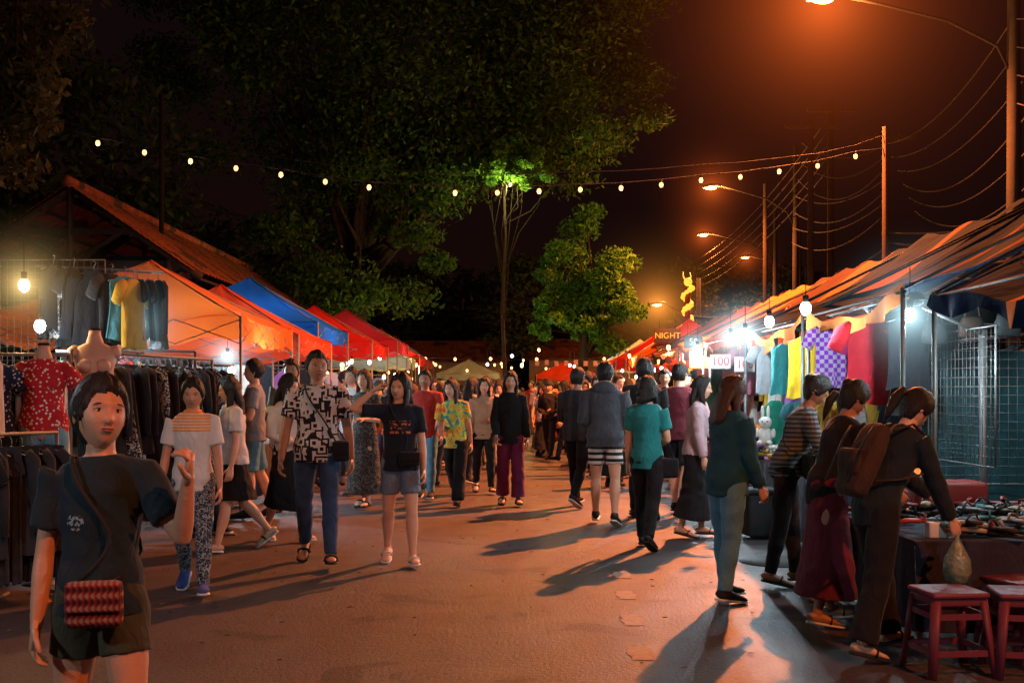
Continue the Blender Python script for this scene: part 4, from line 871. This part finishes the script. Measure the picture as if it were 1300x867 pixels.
q.obj('tile_roof_pavilion')
# ------------------------------------------------------------------ trees
def leafmat(name,stops,tr=.35):
    t=NT(name); g=t.N.new('ShaderNodeNewGeometry'); c=t.ramp(g.outputs['Random Per Island'],stops); t.l(c,t.b.inputs['Base Color']); t.b.inputs['Roughness'].default_value=.65; t.b.inputs['Specular IOR Level'].default_value=.2
    b=t.N.new('ShaderNodeBsdfTranslucent'); t.l(c,b.inputs[0]); ms=t.N.new('ShaderNodeMixShader'); ms.inputs[0].default_value=tr
    t.l(t.b.outputs[0],ms.inputs[1]); t.l(b.outputs[0],ms.inputs[2]); t.l(ms.outputs[0],t.o.inputs[0]); return t.m
LG=leafmat('leaves_green',[(0,(.02,.055,.010)),(.6,(.04,.105,.015)),(1,(.09,.16,.02))]); LY=leafmat('leaves_bright',[(0,(.03,.11,.015)),(1,(.11,.26,.03))]); LD=leafmat('leaves_dark',[(0,(.02,.035,.012)),(1,(.05,.07,.025))])
bark=mat('bark',(.035,.026,.02),.95,bump=.8,bs=12,bd=.05,spec=.1)
def tree(name,base,th,tr,blobs,nl,ls,lm,clumps=60,seed=1):
    rng=np.random.RandomState(seed); q=MB(); bx,by=base
    top=np.array((bx,by,th)); w=.15*th/6
    q.tube([(bx,by,-.1),(bx+w*.3,by,th*.15),(bx-w*.3,by,th*.5),(bx+w*.2,by,th*.8),tuple(top)],[tr*1.35,tr,tr*.85,tr*.7,tr*.5],bark,12)
    wts=np.array([b[1][0]*b[1][1]*b[1][2] for b in blobs],float); wts/=wts.sum(); cl=[]
    for i in range(clumps):
        b=blobs[rng.choice(len(blobs),p=wts)]; d=rng.normal(size=3); d/=np.linalg.norm(d); r=rng.uniform(.45,1.)**.6
        c=np.array(b[0])+d*r*np.array(b[1]); cl.append((c,min(b[1])*rng.uniform(.16,.42)))
    for c,r in cl[:max(14,clumps//4)]:
        s=np.array((bx,by,th*rng.uniform(.45,1))); m1=s*.6+c*.4+rng.normal(size=3)*.2-np.array((0,0,.1)); m2=s*.25+c*.75+rng.normal(size=3)*.2
        q.tube([s,m1,m2,c],[tr*.28,tr*.16,tr*.08,tr*.03],bark,6)
    per=nl//clumps; allv=[]
    for c,r in cl:
        d=rng.normal(size=(per,3)); d/=np.linalg.norm(d,axis=1)[:,None]; rr=rng.uniform(.15,1.3,size=(per,1))**.6
        p=c+d*rr*r*np.array((1.3,1.3,.75)); a=rng.normal(size=(per,3)); a/=np.linalg.norm(a,axis=1)[:,None]
        b=np.cross(a,rng.normal(size=(per,3))); b/=np.linalg.norm(b,axis=1)[:,None]; s=ls*rng.uniform(.6,1.3,size=(per,1))
        allv.append(np.stack([p-a*s,p+b*s*.45,p+a*s,p-b*s*.45],1).reshape(-1,3))
    A=np.concatenate(allv); n=len(A)//4
    q.add(A,[(4*i,4*i+1,4*i+2,4*i+3) for i in range(n)],lm,False)
    q.obj(name)
tree('large_tree',(-5.2,38),9,.45,[((-3.6,38,13),(7.5,4.5,4.5)),((-4.6,36.5,6.8),(3.3,2.6,3.0)),((2,38,12.5),(3.0,3.5,4)),((-9.4,38,12.5),(2.6,3,4.)),((-3.6,36,4.6),(1.4,1.6,1.4)),((-2,37.5,9),(2.0,2,2))],90000,.115,LG,190,3)
tree('dense_tree',(2.6,41),5,.2,[((2.6,41,5.8),(1.5,1.4,2.3)),((1.7,40.6,4.0),(1.0,1.2,1.2)),((3.4,40.8,4.2),(1.1,1.2,1.3))],24000,.095,LY,60,4)
tree('slim_tree',(-.25,36),8.0,.07,[((-.1,36,8.8),(1.1,1.1,.7)),((.6,36,8.4),(.7,.8,.5)),((-.6,36,8.3),(.5,.7,.4))],10000,.08,LY,40,5)
tree('street_tree',(-8.6,17.6),6.5,.2,[((-7.7,17,8.5),(1.6,1.6,2.4)),((-7.3,16,5.2),(.8,.9,1.0)),((-8.2,17.5,6.5),(1.2,1.4,1.6))],12000,.09,leafmat('leaves_brownish',[(0,(.025,.025,.010)),(1,(.09,.07,.02))]),60,6)
tree('roadside_tree',(8.5,64),7,.3,[((9,64,6.),(3,3,3.2)),((13,65,6),(4,3,3)),((1.5,62,6),(3,3,3.))],20000,.17,LD,80,8)
tree('distant_tree_belt',(-20,75),7,.5,[((x,76+4*math.sin(x),5.5+1.2*math.sin(x*1.7)),(6,4,4.5+math.sin(x))) for x in range(-42,48,7)],34000,.35,LD,220,9)
tree('shade_tree',(-12,33),8,.35,[((-13,33,8.0),(4.0,4,4.)),((-15,30,6.5),(4,3,4)),((-8.5,41,6.5),(3,3,3))],18000,.16,LD,90,10)
def house(x,y,w,d,h,m):
    q=MB(); q.box((0,0,h/2),(w,d,h),m); z=h
    q.add([(-w*.55,-d*.55,z+.003),(w*.55,-d*.55,z+.003),(w*.55,d*.55,z+.003),(-w*.55,d*.55,z+.003),(-w*.55,0,z+1.3),(w*.55,0,z+1.3)],[(0,1,5,4),(2,3,4,5),(0,4,3),(1,2,5),(3,2,1,0)],tm_,False)
    for i in range(3): q.box((-w*.3+w*.3*i,-d*.5-.01,h*.5),(w*.15,.04,h*.35),mat('lit_window',(.8,.5,.2),.5,vary=.3,emit=(1,.45,.15),es=.5)); q.box((-w*.3+w*.3*i,-d*.5-.035,h*.5),(.03,.02,h*.35),dw)
    q.obj('shop_house',(x,y,0))
pw=mat('plaster_wall',(.25,.2,.15),.9,bump=.3)
house(-4,66,7,5,3.2,pw); house(5,68,8,5,3.4,pw); house(14,55,8,6,3.5,pw)
# ------------------------------------------------------------------ world
w=bpy.data.worlds.new('World'); scene.world=w; w.use_nodes=True; nt=w.node_tree; bg=nt.nodes['Background']
sky=nt.nodes.new('ShaderNodeTexSky'); sky.sky_type='NISHITA'; sky.sun_disc=False; sky.sun_elevation=math.radians(-6); sky.sun_rotation=math.radians(40)
mx=nt.nodes.new('ShaderNodeMix'); mx.data_type='RGBA'; mx.blend_type='ADD'; mx.inputs[0].default_value=1
sc=nt.nodes.new('ShaderNodeMix'); sc.data_type='RGBA'; sc.inputs[0].default_value=.97; nt.links.new(sky.outputs[0],sc.inputs[6]); sc.inputs[7].default_value=(0,0,0,1)
tcw=nt.nodes.new('ShaderNodeTexCoord'); sp=nt.nodes.new('ShaderNodeSeparateXYZ'); nt.links.new(tcw.outputs['Generated'],sp.inputs[0])
rp=nt.nodes.new('ShaderNodeValToRGB'); nt.links.new(sp.outputs[2],rp.inputs[0]); rp.color_ramp.elements[0].color=(.15,.045,.032,1); rp.color_ramp.elements[1].color=(.05,.035,.05,1); rp.color_ramp.elements[1].position=.5
nt.links.new(sc.outputs[2],mx.inputs[6]); nt.links.new(rp.outputs[0],mx.inputs[7]); nt.links.new(mx.outputs[2],bg.inputs[0]); bg.inputs[1].default_value=.055
s=bpy.data.lights.new('fill_sun','SUN'); s.energy=.012; s.color=(.6,.75,1); s.angle=math.radians(.5); so_=bpy.data.objects.new('cool_fill_sun',s); COL.objects.link(so_); so_.rotation_euler=(math.radians(40),0,math.radians(-30))  # no visible moon; faint sun lamp added as cool fill
cam=bpy.data.cameras.new('camera'); cam.lens=40; cam.sensor_width=36; cam.shift_y=66.5/1300; cam.clip_end=600
co=bpy.data.objects.new('camera',cam); COL.objects.link(co); co.location=(0,0,1.42); co.rotation_euler=(math.pi/2,0,0); scene.camera=co
scene.view_settings.view_transform='Standard'; scene.view_settings.look='None'; scene.view_settings.exposure=0
print('objs',len(bpy.data.objects))
